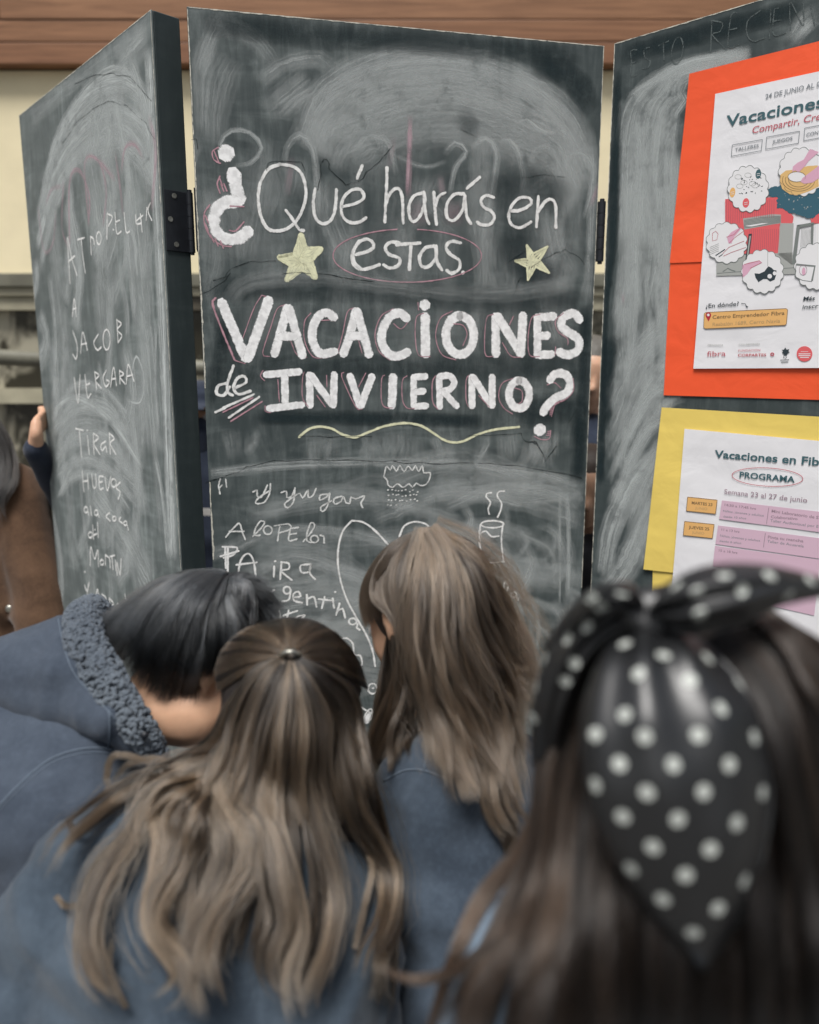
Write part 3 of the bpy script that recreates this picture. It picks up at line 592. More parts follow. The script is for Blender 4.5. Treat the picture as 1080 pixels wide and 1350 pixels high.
# cracks / paint ridges
def cracks(pl, par, F, lines, w_=1.1):
    L = []
    for ln in lines:
        o = []
        for (a, b) in zip(ln[:-1], ln[1:]):
            for t in (0, .33, .66): o.append((a[0] + (b[0] - a[0]) * t + R.uniform(-4, 4), a[1] + (b[1] - a[1]) * t + R.uniform(-4, 4)))
        L.append(o + [ln[-1]])
    strokes('paint_ridge', pl, M['crack'], par, F, w_, L, jit=.3)
cracks(PC, bC, F7, [[(115, 200), (190, 172), (270, 150), (300, 125), (430, 100), (640, 92), (860, 98), (1066, 98)]])
cracks(PC, bC, F8, [[(0, 105), (180, 112), (400, 108), (560, 118), (700, 140), (890, 182)], [(625, 5), (672, 10), (700, 60), (718, 105), (745, 60), (770, 28)]], 1.2)
cracks(PC, bC, F3, [[(635, 890), (655, 810), (650, 760), (672, 742), (690, 760), (692, 790), (740, 840), (770, 866), (830, 850), (880, 790), (940, 740), (990, 680)], [(395, 800), (400, 765), (470, 755), (560, 760), (575, 800)], [(75, 700), (70, 650), (45, 655)], [(150, 1310), (200, 1300), (230, 1260), (330, 1225), (440, 1222)], [(470, 1280), (560, 1275), (700, 1290), (900, 1320)]])
cracks(PC, bC, F5, [[(90, 105), (200, 40), (230, 0)], [(560, 776), (700, 778), (900, 776)]], .9)
cracks(PC, bC, F6, [[(350, 768), (480, 765), (600, 762), (625, 800), (670, 805), (690, 840), (705, 860)], [(600, 20), (560, 110)]], .9)
cracks(PC, bC, F4, [[(640, 1250), (740, 1190), (800, 1170), (860, 1200), (890, 1240)], [(600, 830), (700, 822), (800, 830)]], .8)
cracks(PL, bL, F1, [[(300, 680), (360, 590), (440, 520), (520, 480), (600, 500), (690, 580), (735, 660)], [(350, 400), (430, 360), (530, 348), (620, 370), (720, 480)]], .9)
# chipped raw edges
def edge_wear(pl, par, segs):
    """segs: (u0, z0, u1, z1, width m) in panel coordinates"""
    acc = Acc()
    for (u0, z0, u1, z1, w_) in segs:
        n = max(4, int(math.dist((u0, z0), (u1, z1)) / 0.02)); pts = []
        for i in range(n + 1):
            t = i / n; pts.append((u0 + (u1 - u0) * t, z0 + (z1 - z0) * t))
        b = len(acc.v); ribbon(acc, pl, pts, w_, jit=.5, ends=False)
    for i, v in enumerate(acc.v):
        u = (v - pl.o).dot(pl.u); c = min(max(u, 0.0002), pl.w - 0.0002); z = min(v.z, ZTOP - 0.0002); acc.v[i] = v + pl.u * (c - u) + Z * (z - v.z)
    acc.obj('chipped_edge', M['worn'], par, kind='stuff')
e = .0012; zt_ = ZTOP - .0012
edge_wear(PC, bC, [(0, zt_, PC.w, zt_, .0022), (e, zt_, e, 1.85, .002), (e, 1.85, e, 1.6, .0032), (e, 1.6, e, 1.42, .0036), (e * 1.3, 1.25, e * 1.3, 1.1, .004), (PC.w - e, zt_, PC.w - e, 1.0, .0016)])
edge_wear(PL, bL, [(0, zt_, PL.w, zt_, .0022), (e, zt_, e, 1.6, .0026), (PL.w - e, zt_, PL.w - e, 1.85, .0024), (PL.w - e, 1.85, PL.w - e, 1.6, .0038), (PL.w - e, 1.6, PL.w - e, .9, .0022)])
edge_wear(PR, bR, [(0, zt_, PR.w, zt_, .002), (e, zt_, e, .9, .0018)])
# pale raw wood strip along the far edge of the left panel
vs, f = box_vf(PL.w3((-0.0065, 1.28)) - PL.n * 0.03, PL.u, -PL.n, Z, 0.006, 0.012, 0.36)
mesh_obj('edge_strip', vs, f, m_plain('raw_edge_strip', lin(.66, .63, .50), .7, .2, .06), bL)

# hinges
def hinge_left():
    # leaf screwed on the side face of the left panel, knuckle near the centre panel
    so = PL.w3((PL.w, 0)); sn = PL.u; su = -PL.n   # side face normal, direction away from the camera
    r = ray(200 + 160 / 11.25, 230 + 205 / 11.25)
    def at(px, py):
        r = ray(px, py); t = (so - CAM).dot(sn) / r.dot(sn); p = CAM + r * t; return (p - so).dot(su), p.z
    a = at(215, 249); b = at(219, 330)
    zt, zb = a[1], b[1]; s0 = max(0.004, a[0]); s1 = THK - 0.001
    vs, f = box_vf(so + su * s0 + Z * zb + sn * 0.0004, su, sn, Z, s1 - s0, 0.0022, zt - zb)
    h = mesh_obj('hinge', vs, f, M['black_metal'], screen, label='black butt hinge with three screws'); bevel_me(h.data, 0.0006, 1)
    kn = so + su * (THK + 0.003) + sn * 0.006
    ac = Acc(); n = 5; H = zt - zb
    for i in range(n):
        z0 = zb - so.z * 0 + H * i / n; z1 = zb + H * (i + 1) / n - 0.0008
        ac.add(*tube_vf([Vector((kn.x, kn.y, z0)), Vector((kn.x, kn.y, z1))], 0.0058, 14))
    ac.add(*tube_vf([Vector((kn.x, kn.y, zb - 0.004)), Vector((kn.x, kn.y, zt + 0.004))], 0.0042, 12))
    ac.obj('knuckle', M['black_metal'], h, smooth=False)
    vs, f = box_vf(PC.w3((0.0, zb)) - PC.n * 0.034 - PC.u * 0.0026, -PC.n * -1, -PC.u * -1, Z, 0.03, 0.0022, zt - zb)
    mesh_obj('leaf_plate', vs, f, M['black_metal'], h)
    for px, py in ((229, 258.5), (224, 289), (232, 322.5)):
        s_, z_ = at(px, py); c = so + su * s_ + Z * z_ + sn * 0.0027; c.z = z_
        ac = Acc(); ac.add(*tube_vf([c - sn * 0.0004, c + sn * 0.0006, c + sn * 0.0010, c + sn * 0.0005], [0.0046, 0.0046, 0.0036, 0.0018], 16))
        ac.obj('screw', M['screw'], h)
hinge_left()
def hinge_right():
    a = PC.at(797, 266); b = PC.at(790, 345); zt, zb = a[1], b[1]
    c = (PC.w3((PC.w, 0)) + PR.w3((0, 0))) / 2 - PC.n * 0.002
    ac = Acc(); H = zt - zb
    for i in range(5):
        ac.add(*tube_vf([Vector((c.x, c.y, zb + H * i / 5)), Vector((c.x, c.y, zb + H * (i + 1) / 5 - 0.001))], 0.0072, 16))
    ac.add(*tube_vf([Vector((c.x, c.y, zb - 0.005)), Vector((c.x, c.y, zt + 0.004))], 0.0045, 12))
    h = ac.obj('hinge', M['black_metal'], screen, label='black barrel hinge between the middle and right panels')
    vs, f = box_vf(PC.w3((PC.w, 0)) * 1.0, -PC.n, PC.u, Z, 0.028, 0.002, zt - zb); vs = [v + Z * (zb - vs[0].z) + PC.u * 0.0005 if False else v for v in vs]
    vs, f = box_vf(Vector((PC.w3((PC.w, 0)).x, PC.w3((PC.w, 0)).y, zb)) + PC.u * 0.0004, -PC.n, PC.u, Z, 0.03, 0.0022, zt - zb)
    mesh_obj('leaf_plate', vs, f, M['black_metal'], h)
hinge_right()
# ------------------------------------------------------------------ posters
def m_paper(name, col, crease=0.25, rough=0.55):
    t = NT(name); n = t.noise(t.coords(scale=(1, 1, 1)), 14, 4, 0.55, 0.6); n2 = t.noise(t.coords(scale=(1, 1, 2.5)), 5, 2, 0.5)
    c = t.mix(t.step(n, 0.3, 0.7), tuple(x * 0.96 for x in col[:3]) + (1,), col)
    t.bsdf(c, rough, 0.3, bump=t.math('ADD', n, t.math('MULTIPLY', n2, 2.0)), bstr=crease, bdist=0.006); return t.m
def m_ink(name, col): t = NT(name); t.bsdf(col, 0.55, 0.25); return t.m
M['red_paper'] = m_paper('orange_red_card', lin(0.93, 0.112, 0.036)); M['yellow_paper'] = m_paper('yellow_card', lin(0.86, 0.65, 0.16))
M['white_paper'] = m_paper('white_print_paper', lin(0.82, 0.81, 0.83), 0.24)
I = {k: m_ink('ink_' + k, c) for k, c in dict(teal=lin(.055, .125, .145), grey=lin(.22, .24, .26), rose=lin(.50, .11, .14), red=lin(.74, .13, .14), orange=lin(.80, .46, .17), pale=lin(.80, .79, .80), lilac=lin(.70, .40, .52),
      pinkband=lin(.66, .46, .56), brown=lin(.22, .14, .07), lightbrown=lin(.50, .33, .16), dark=lin(.035, .05, .06), stone=lin(.40, .41, .39), stone_dark=lin(.20, .22, .21), bluegreen=lin(.045, .125, .17), ruby=lin(.45, .03, .05), straw=lin(.74, .48, .20), plum=lin(.35, .25, .30)).items()}
PT = PR
def sheet(name, pl, corners_px, lift, mat, parent, thick=0.0006, ext=None, n=14, wav=0.0012, seed=0):
    """paper sheet as a fine grid, corners given tl, tr, br, bl"""
    c = [pl.at(*q) for q in corners_px]
    vs, fs, m = [], [], n + 1
    for j in range(m):
        for i in range(m):
            s_, t_ = i / n, j / n
            p = (c[0] * (1 - s_) + c[1] * s_) * (1 - t_) + (c[3] * (1 - s_) + c[2] * s_) * t_
            edge = min(s_, 1 - s_, t_, 1 - t_)
            wv = wav * mnoise.noise(Vector((p[0] * 9 + seed, p[1] * 9, 0))) * (1 if edge > 0 else 1.0) if wav else 0
            vs.append(pl.w3(p, lift + wv))
    k = len(vs)
    vs += [v - pl.n * thick for v in vs]
    for j in range(n):
        for i in range(n):
            a = j * m + i; fs.append((a, a + m, a + m + 1, a + 1)); fs.append((k + a, k + a + 1, k + a + m + 1, k + a + m))
    for i in range(n):
        for a, b in ((i, i + 1), ((n) * m + i + 1, n * m + i), ((i + 1) * m, i * m), (i * m + n, (i + 1) * m + n)): fs.append((a, b, b + k, a + k))
    return mesh_obj(name, vs, fs, mat, parent, smooth=False)
_txt_cache = {}
def text_mesh(body, bold):
    key = (body, bold)
    if key not in _txt_cache:
        cu = bpy.data.curves.new('t', 'FONT'); cu.body = body; cu.size = 1; cu.resolution_u = 3; cu.offset = bold
        o = bpy.data.objects.new('t', cu); COL.objects.link(o); bpy.context.view_layer.update()
        me = bpy.data.meshes.new_from_object(o.evaluated_get(bpy.context.evaluated_depsgraph_get()))
        v = np.array([x.co[:2] for x in me.vertices]); f = [tuple(p.vertices) for p in me.polygons]
        bpy.data.objects.remove(o); bpy.data.curves.remove(cu); bpy.data.meshes.remove(me)
        _txt_cache[key] = (v, f)
    return _txt_cache[key]
def text(pl, acc, F, body, p0, p1, cap, lift, bold=0.0, slant=0.0):
    """p0, p1: baseline ends; cap: capital height, all in the traced frame"""
    if not body.strip(): return
    v, f = text_mesh(body, bold)
    x0, x1 = v[:, 0].min(), v[:, 0].max()
    A = pl.at(F[0] + p0[0] / F[2], F[1] + p0[1] / F[2]); B = pl.at(F[0] + p1[0] / F[2], F[1] + p1[1] / F[2])
    Cc = pl.at(F[0] + p0[0] / F[2], F[1] + (p0[1] - cap) / F[2]); h = np.linalg.norm(Cc - A)
    d = (B - A); L = np.linalg.norm(d); d /= L; nrm = np.array([-d[1], d[0]])
    sx = L / (x1 - x0); sy = h / 0.70
    b = len(acc.v)
    for x, y in v:
        q = A + d * ((x - x0) * sx + slant * y * sy) + nrm * (y * sy); acc.v.append(pl.w3(q, lift))
    acc.f += [tuple(i + b for i in t) for t in f]
def poly(pl, acc, F, pts, lift):
    b = len(acc.v)
    for x, y in pts: acc.v.append(pl.w3(pl.at(F[0] + x / F[2], F[1] + y / F[2]), lift))
    acc.f.append(tuple(range(b, b + len(pts))))
def line(pl, acc, F, pts, wpx, lift, closed=False):
    P2 = [pl.at(F[0] + x / F[2], F[1] + y / F[2]) for x, y in pts]
    if closed: P2.append(P2[0])
    w_ = wpx * pl.depth(F[0] + pts[0][0] / F[2], F[1] + pts[0][1] / F[2]) / FPX / 2
    P2 = np.array(P2); T = np.gradient(P2, axis=0); T /= np.linalg.norm(T, axis=1)[:, None] + 1e-9
    if closed: t_ = (P2[1] - P2[-2]); T[0] = T[-1] = t_ / (np.linalg.norm(t_) + 1e-9)
    N_ = np.stack([-T[:, 1], T[:, 0]], 1); b = len(acc.v)
    for p, n_ in zip(P2, N_): acc.v += [pl.w3(p + n_ * w_, lift), pl.w3(p - n_ * w_, lift)]
    acc.f += [(b + 2 * i, b + 2 * i + 1, b + 2 * i + 3, b + 2 * i + 2) for i in range(len(P2) - 1)]
def seg_line(pl, acc, F, pts, wpx, lift, closed=False):
    pts = list(pts) + ([pts[0]] if closed else [])
    for a, b in zip(pts[:-1], pts[1:]): line(pl, acc, F, [a, b], wpx, lift)
def scallop(cx, cy, rx, ry, k=16, amp=0.05, n=96, rot=0.0):
    out = []
    for i in range(n):
        a = 2 * math.pi * i / n; r = 1 + amp * (abs(math.sin(a * k / 2)) - 0.5) * 2
        out.append((cx + rx * r * math.cos(a + rot), cy + ry * r * math.sin(a + rot)))
    return out
T10, T11, T12 = (900, 180, 6.0), (870, 360, 5.143), (840, 530, 4.5)
def mid(px, py, a): return a
# --- red poster
q = PR.w3(PR.at(980, 300))
po = empty('poster', q, 'holiday poster with a red building drawing on orange red card, upper right', 'poster')
sheet('backing_card', PR, [(910, 98), (1290, 2), (1300, 331), (884, 347)], 0.0035, M['red_paper'], po, seed=1)
sheet('backing_card', PR, [(884.5, 346), (1300, 329), (1308, 534), (876, 521)], 0.0022, M['red_paper'], po, seed=5)
pr = sheet('printed_sheet', PR, [(945, 125), (1262, 56), (1262, 484), (916, 486)], 0.0062, M['white_paper'], po, wav=0.0008, seed=9)
Z0 = 0.0072
def inkset(): return {}
class Inks:
    def __init__(s): s.d = {}
    def __getitem__(s, k): return s.d.setdefault(k, Acc())
    def flush(s, name, parent):
        for k, a in s.d.items():
            if a.v: a.obj(name, I[k], parent, kind='stuff')
K = Inks()
text(PR, K['grey'], F9, '24 DE JUNIO AL 0', (832, 474), (1090, 414), 22, Z0, 0.012)
text(PR, K['teal'], F9, 'Vacaciones', (645, 606), (1108, 512), 52, Z0, 0.016)
text(PR, K['rose'], F9, 'Compartir, Cre', (768, 638), (1092, 572), 32, Z0, 0.004, 0.12)
for a, b, body, tx in (((675, 692), (812, 745), 'TALLERES', ((688, 722), (800, 702), 15)), ((838, 655), (988, 712), 'JUEGOS', ((864, 686), (960, 668), 16)), ((1018, 612), (1160, 672), 'CON', ((1026, 652), (1082, 640), 16))):
    sl_ = -0.19 * (b[0] - a[0])
    pts = [(a[0], a[1]), (b[0] + 6, a[1] + sl_), (b[0], b[1] + sl_), (a[0] - 4, b[1])]
    seg_line(PR, K['grey'], F9, [(x, y) for x, y in pts], 0.8, Z0, True)
    text(PR, K['grey'], F9, body, tx[0], tx[1], tx[2], Z0, 0.01)
K.flush('lettering', pr)
# illustration, flat print in layers
K = Inks(); L1, L2, L3, L4, L5 = Z0 + .0001, Z0 + .0002, Z0 + .0003, Z0 + .0004, Z0 + .0005
poly(PR, K['red'], T10, [(350, 500), (640, 490), (760, 485), (890, 640), (880, 690), (780, 700), (770, 930), (500, 930), (350, 690)], L1)
poly(PR, K['red'], T10, [(1020, 640), (1200, 560), (1330, 560), (1330, 700), (1030, 690)], L1)
for i in range(26):
    x = 362 + i * 17; y0 = 500 + (8 if i % 2 else 0); y1 = 690 if x < 480 else 640
    if x < 745: line(PR, K['rose'], T10, [(x, y0), (x - 3, y1 if x < 480 else 650)], .7, L2)
for i in range(16): line(PR, K['rose'], T10, [(545 + i * 15, 735), (538 + i * 15, 900)], .6, L2)
poly(PR, K['stone'], T10, [(490, 652), (720, 618), (790, 622), (790, 690), (720, 700), (500, 740)], L2)
for i in range(7): line(PR, K['stone_dark'], T10, [(498, 668 + i * 10), (640, 645 + i * 10), (788, 634 + i * 8)], .8, L3)
poly(PR, K['pale'], T10, [(500, 712), (640, 690), (690, 690), (560, 716)], L4)
poly(PR, K['stone'], T10, [(785, 690), (890, 690), (875, 1020), (765, 935)], L2)
poly(PR, K['stone'], T10, [(280, 1010), (500, 940), (880, 920), (905, 1090), (280, 1105)], L2)
line(PR, K['stone_dark'], T10, [(285, 1085), (480, 1070), (900, 1040)], .8, L3); line(PR, K['stone_dark'], T10, [(330, 1072), (350, 1060), (370, 1045), (400, 1060), (430, 1068)], 1.4, L3)
poly(PR, K['dark'], T10, [(505, 1010), (535, 775), (562, 772), (538, 960), (518, 1015)], L3)
poly(PR, K['stone'], T10, [(516, 990), (542, 790), (553, 789), (530, 960)], L4)
for a in ([(875, 1015), (915, 705), (942, 700), (905, 1015)], [(915, 705), (1050, 682), (1048, 705), (940, 725)], [(1028, 700), (1048, 695), (1042, 900), (1024, 900)]): poly(PR, K['stone_dark'], T10, a, L3)
for i in range(8): line(PR, K['stone'], T10, [(955 + i * 10, 730), (945 + i * 10, 880)], .5, L2)
poly(PR, K['pale'], T10, [(1060, 700), (1330, 640), (1330, 1000), (1060, 1000)], L2)
tr = [(690, 420), (720, 405), (760, 400), (800, 390), (850, 440), (900, 470), (1000, 440), (1060, 400), (1120, 350), (1200, 340), (1290, 400), (1300, 520), (1230, 560), (1180, 600), (1100, 610), (1040, 650), (1010, 655), (960, 635), (900, 610), (850, 608), (800, 575), (760, 570), (765, 530), (750, 510), (770, 490), (720, 480), (680, 465)]
tj = []
for a, b in zip(tr, tr[1:] + tr[:1]):
    for t in (0, .25, .5, .75): tj.append((a[0] + (b[0] - a[0]) * t + R.uniform(-7, 7), a[1] + (b[1] - a[1]) * t + R.uniform(-7, 7)))
poly(PR, K['bluegreen'], T10, tj, L3)
for i in range(24): x, y = R.uniform(760, 1200), R.uniform(440, 590); poly(PR, K['stone'], T10, ell(x, y, R.uniform(2, 6), R.uniform(2, 7), n=7)[:-1], L4)
def badge(cx, cy, rx, ry, n):
    s_ = scallop(cx, cy, rx, ry, n); poly(PR, K['pale'], T10, s_, L5); line(PR, K['stone_dark'], T10, s_, .7, L5 + .0001, True)
G = L5 + .0001; G2 = L5 + .0002; G3 = L5 + .0003
badge(532, 420, 158, 178, 15); badge(955, 285, 178, 186, 15); badge(362, 845, 158, 158, 14); badge(645, 1070, 162, 168, 15); badge(1060, 1030, 160, 178, 15)
for c_, (x, y, rx, ry) in (('teal', (612, 303, 22, 38)), ('red', (514, 530, 26, 38)), ('orange', (408, 448, 22, 40))): poly(PR, K[c_], T10, ell(x, y, rx, ry, rot=8)[:-1], G); line(PR, K['pale'], T10, [(x - 14, y), (x + 14, y - 6)], .6, G2); line(PR, K['pale'], T10, [(x - 12, y + 14), (x + 14, y + 9)], .6, G2)
for i in range(30):
    x, y = R.uniform(470, 650), R.uniform(325, 465); line(PR, K['dark' if i % 3 else 'stone_dark'], T10, [(x, y), (x + R.uniform(-14, 14), y + R.uniform(-14, 14))], 0.9, G)
for i in range(6): line(PR, K['stone'], T10, ell(R.uniform(430, 600), R.uniform(310, 500), 26, 18, n=12), .5, G)
poly(PR, K['straw'], T10, [(785, 310), (830, 275), (880, 270), (1000, 240), (1080, 235), (1090, 400), (1010, 440), (920, 470), (860, 462), (800, 420), (780, 360)], G)
for r_ in (1, .82, .62): line(PR, K['brown'], T10, ell(930, 350, 128 * r_, 88 * r_, 10, 200, 20), .6, G2)
poly(PR, K['pale'], T10, ell(915, 325, 68, 38)[:-1], G2); line(PR, K['brown'], T10, ell(915, 325, 70, 40), .6, G3)
poly(PR, K['lilac'], T10, [(1020, 105), (1090, 130), (1010, 200), (980, 240), (930, 290), (905, 275), (880, 285), (885, 245), (920, 215), (970, 190)], G3)
poly(PR, K['lilac'], T10, [(1100, 230), (1020, 290), (960, 335), (945, 365), (975, 380), (1040, 370), (1100, 330)], G3)
poly(PR, K['lilac'], T10, [(365, 800), (400, 760), (470, 722), (480, 730), (420, 800), (400, 850), (375, 845)], G)
for pts in ([(360, 800), (420, 780), (475, 720)], [(380, 850), (430, 800), (500, 750)], [(330, 930), (380, 880), (500, 830)], [(335, 950), (400, 920), (515, 880)], [(250, 770), (275, 752), (295, 775), (285, 820), (250, 830), (250, 770)]): line(PR, K['rose'], T10, pts, .6, G2)
line(PR, K['dark'], T10, [(275, 945), (350, 895)], 1.3, G2); line(PR, K['dark'], T10, [(300, 955), (330, 935)], 1.0, G2)
for i in range(5): line(PR, K['stone'], T10, [(230, 880 + i * 14), (300, 850 + i * 14)], .5, G2)
poly(PR, K['dark'], T10, [(582, 1085), (620, 1088), (660, 1070), (690, 1030), (715, 1040), (735, 1060), (755, 1062), (752, 1100), (740, 1135), (705, 1150), (680, 1130), (650, 1130), (612, 1155), (605, 1140), (590, 1120)], G2)
poly(PR, K['pale'], T10, ell(702, 1108, 18, 18)[:-1], G3); poly(PR, K['pale'], T10, ell(740, 1085, 14, 16)[:-1], G3)
poly(PR, K['lilac'], T10, [(485, 1020), (540, 1000), (620, 985), (640, 1000), (560, 1040), (525, 1090), (488, 1120)], G); line(PR, K['rose'], T10, [(500, 1015), (620, 985), (640, 1000), (548, 1046)], .7, G2)
line(PR, K['stone'], T10, [(686, 905), (686, 1030)], .6, G)
line(PR, K['stone_dark'], T10, [(910, 1015), (1058, 1028), (1035, 1145)], 2.2, G2); line(PR, K['stone_dark'], T10, [(910, 1015), (900, 1110), (960, 1140), (1035, 1150)], .7, G2)
poly(PR, K['lilac'], T10, ell(970, 1070, 14, 32)[:-1], G2); line(PR, K['plum'], T10, ell(965, 1060, 30, 40, n=14), .5, G3)
K.flush('illustration', pr)
K = Inks()
text(PR, K['dark'], T11, '¿En dónde?', (322, 238), (545, 222), 28, Z0, 0.008)
line(PR, K['dark'], T11, [(562, 206), (590, 210), (600, 230)], .8, Z0); poly(PR, K['dark'], T11, [(592, 226), (610, 226), (602, 238)], Z0)
poly(PR, K['orange'], T11, [(312, 276), (322, 268), (866, 242), (876, 250), (868, 346), (858, 354), (320, 378), (308, 370)], Z0); line(PR, K['brown'], T11, [(312, 276), (322, 268), (866, 242), (876, 250), (868, 346), (858, 354), (320, 378), (308, 370)], .7, Z0 + .0001, True)
text(PR, K['brown'], T11, 'Centro Emprendedor Fibra', (368, 312), (855, 284), 24, Z0 + .0002, 0.01)
text(PR, K['lightbrown'], T11, 'Resbalón 1689, Cerro Navia', (368, 360), (825, 336), 23, Z0 + .0002, 0.004)
poly(PR, K['ruby'], T11, ell(340, 286, 19, 20, 150, 390)[:] + [(341, 330)], Z0 + .0002); poly(PR, K['pale'], T11, ell(340, 285, 9, 9)[:-1], Z0 + .0003)
text(PR, K['dark'], T11, 'Más', (980, 188), (1058, 184), 26, Z0, 0.02, 0.15); text(PR, K['dark'], T11, 'inscr', (975, 243), (1082, 236), 26, Z0, 0.012, 0.15)
text(PR, K['stone'], T11, 'ORGANIZA', (334, 494), (440, 494), 11, Z0, .01); text(PR, K['stone'], T11, 'COLABORAN', (545, 490), (685, 486), 11, Z0, .01)
text(PR, K['rose'], T11, 'fibra', (330, 566), (456, 562), 36, Z0, 0.0); text(PR, K['rose'], T11, 'FUNDACIÓN', (542, 534), (690, 530), 15, Z0, 0.0); text(PR, K['ruby'], T11, 'CORPARTES', (540, 566), (730, 564), 18, Z0, 0.012)
line(PR, K['rose'], T11, ell(772, 551, 10, 9), 1.4, Z0)
poly(PR, K['dark'], T11, [(845, 530), (835, 520), (850, 520), (860, 505), (870, 520), (888, 515), (880, 530), (890, 538), (875, 545), (868, 560), (855, 555), (838, 540)], Z0); line(PR, K['dark'], T11, [(852, 555), (848, 572), (862, 578), (870, 568)], .7, Z0)
line(PR, K['dark'], T11, [(826, 590), (885, 588)], .8, Z0); line(PR, K['dark'], T11, [(832, 604), (880, 603)], .9, Z0)
poly(PR, K['red'], T11, ell(990, 548, 53, 52, n=30)[:-1], Z0)
for yy, a, b in ((533, 965, 1015), (548, 950, 1030), (560, 950, 1030), (572, 960, 1020)): line(PR, K['pale'], T11, [(a, yy), (b, yy)], 1.0 if yy > 540 else .5, Z0 + .0001)
K.flush('lettering', pr)
# --- yellow poster
q = PR.w3(PR.at(980, 640))
py_ = empty('poster', q, 'programme sheet with pink timetable rows on yellow card, below the orange red one', 'poster')
sheet('backing_card', PR, [(874, 537), (1300, 562), (1290, 800), (850, 750)], 0.0055, M['yellow_paper'], py_, seed=2)
sheet('backing_card', PR, [(862, 735), (1288, 790), (1270, 1010), (855, 960)], 0.0022, M['yellow_paper'], py_, seed=6)
p2 = sheet('printed_sheet', PR, [(905, 565), (1262, 597), (1240, 1000), (876, 930)], 0.0082, M['white_paper'], py_, wav=0.0008, seed=4)
Z0 = 0.0092; K = Inks()
text(PR, K['teal'], T12, 'Vacaciones en Fib', (470, 326), (1088, 374), 44, Z0, 0.022)
text(PR, K['teal'], T12, 'PROGRAMA', (618, 444), (945, 474), 34, Z0, 0.024); line(PR, K['rose'], T12, ell(784, 442, 210, 54, n=40, rot=3)[:-1], .8, Z0, True)
text(PR, K['plum'], T12, 'Semana 23 al 27 de junio', (528, 540), (1018, 592), 28, Z0, 0.004)
for (x, y, a, b) in ((312, 560, 'MARTES 23', 'JUNIO'), (294, 704, 'JUEVES 25', 'JUNIO')):
    pts = [(x, y), (x + 175, y + 18), (x + 165, y + 100), (x - 8, y + 82)]; poly(PR, K['orange'], T12, pts, Z0); seg_line(PR, K['brown'], T12, pts, .8, Z0 + .0001, True)
    text(PR, K['brown'], T12, a, (x + 24, y + 42), (x + 146, y + 54), 17, Z0 + .0001, .02); text(PR, K['lightbrown'], T12, b, (x + 44, y + 72), (x + 116, y + 78), 15, Z0 + .0001)
for pts in ([(515, 580), (1120, 650), (1110, 770), (498, 690)], [(492, 728), (1110, 805), (1100, 925), (476, 838)], [(474, 848), (1095, 930), (1080, 1060), (460, 970)], [(458, 985), (1080, 1080), (1060, 1260), (440, 1120)]): poly(PR, K['pinkband'], T12, pts, Z0)
for pts in ([(792, 622), (778, 720)], [(772, 772), (760, 858)]): line(PR, K['plum'], T12, pts, .8, Z0 + .0001)
for c_, b_, s_, x0, y0, x1, y1, h in (('plum', '14:30 a 17:45 hrs', .02, 530, 612, 716, 636, 14), ('grey', 'Niños, jóvenes y adultos', 0, 522, 648, 762, 676, 13), ('grey', 'desde 10 años', 0, 522, 680, 658, 692, 12), ('plum', 'Mini Laboratorio de S', .02, 808, 650, 1085, 690, 17), ('plum', 'Colaborativo', .02, 804, 684, 962, 696, 16), ('grey', 'Taller Audiovisual por E', 0, 800, 706, 1085, 742, 16),
    ('plum', '11 a 13 hrs', .02, 512, 758, 618, 772, 14), ('grey', 'Niños, jóvenes y adultos', 0, 504, 794, 740, 824, 13), ('grey', 'desde 6 años', 0, 500, 824, 628, 838, 12), ('plum', 'Pinta tu mancha', .02, 786, 804, 996, 828, 17), ('grey', 'Taller de Acuarela', 0, 782, 828, 998, 858, 16), ('plum', '15 a 18 hrs', .02, 496, 882, 606, 896, 14)):
    text(PR, K[c_], T12, b_, (x0, y0), (x1, y1), h, Z0 + .0001, s_)
K.flush('lettering', p2)
# ------------------------------------------------------------------ people: shared tools
_S = []
for j in range(1, 8):
    for i in range(12):
        th, ph = math.pi * j / 8, 2 * math.pi * i / 12
        _S.append(Vector((math.sin(th) * math.cos(ph), math.sin(th) * math.sin(ph), math.cos(th))))
_S += [Vector((0, 0, 1)), Vector((0, 0, -1))]
class Flesh:
    """overlapping hulls that are fused into one continuous surface"""
    def __init__(s): s.a = Acc()
    def hull(s, *specs):
        bm = bmesh.new()
        for c, r in specs:
            c = Vector(c)
            for q in _S:
                if isinstance(r, (int, float)): bm.verts.new(c + q * r)
                elif len(r) == 2: bm.verts.new(c + r[1] @ Vector((q.x * r[0][0], q.y * r[0][1], q.z * r[0][2])))
                else: bm.verts.new(c + Vector((q.x * r[0], q.y * r[1], q.z * r[2])))
        res = bmesh.ops.convex_hull(bm, input=bm.verts[:])
        bad = [v for v in bm.verts if not v.link_faces]
        bmesh.ops.delete(bm, geom=bad, context='VERTS')
        bm.verts.index_update()
        s.a.add([v.co.copy() for v in bm.verts], [[v.index for v in f.verts] for f in bm.faces]); bm.free(); return s
    def chain(s, *specs):
        for a, b in zip(specs[:-1], specs[1:]): s.hull(a, b)
        return s
    def build(s, name, mat, parent, voxel=0.008, smooth=6, fold=None, kind=None, label=None):
        off = root_loc(parent); me = bpy.data.meshes.new('tmp'); me.from_pydata([tuple(Vector(v) - off) for v in s.a.v], [], s.a.f)
        o = bpy.data.objects.new('tmp', me); COL.objects.link(o)
        m = o.modifiers.new('r', 'REMESH'); m.mode = 'VOXEL'; m.voxel_size = voxel
        if smooth: q = o.modifiers.new('s', 'SMOOTH'); q.iterations = smooth; q.factor = 0.5
        bpy.context.view_layer.update()
        out = bpy.data.meshes.new_from_object(o.evaluated_get(bpy.context.evaluated_depsgraph_get()))
        bpy.data.objects.remove(o); bpy.data.meshes.remove(me)
        if fold: folds(out, *fold)
        return link(name, out, mat, parent, kind, label, smooth=True)
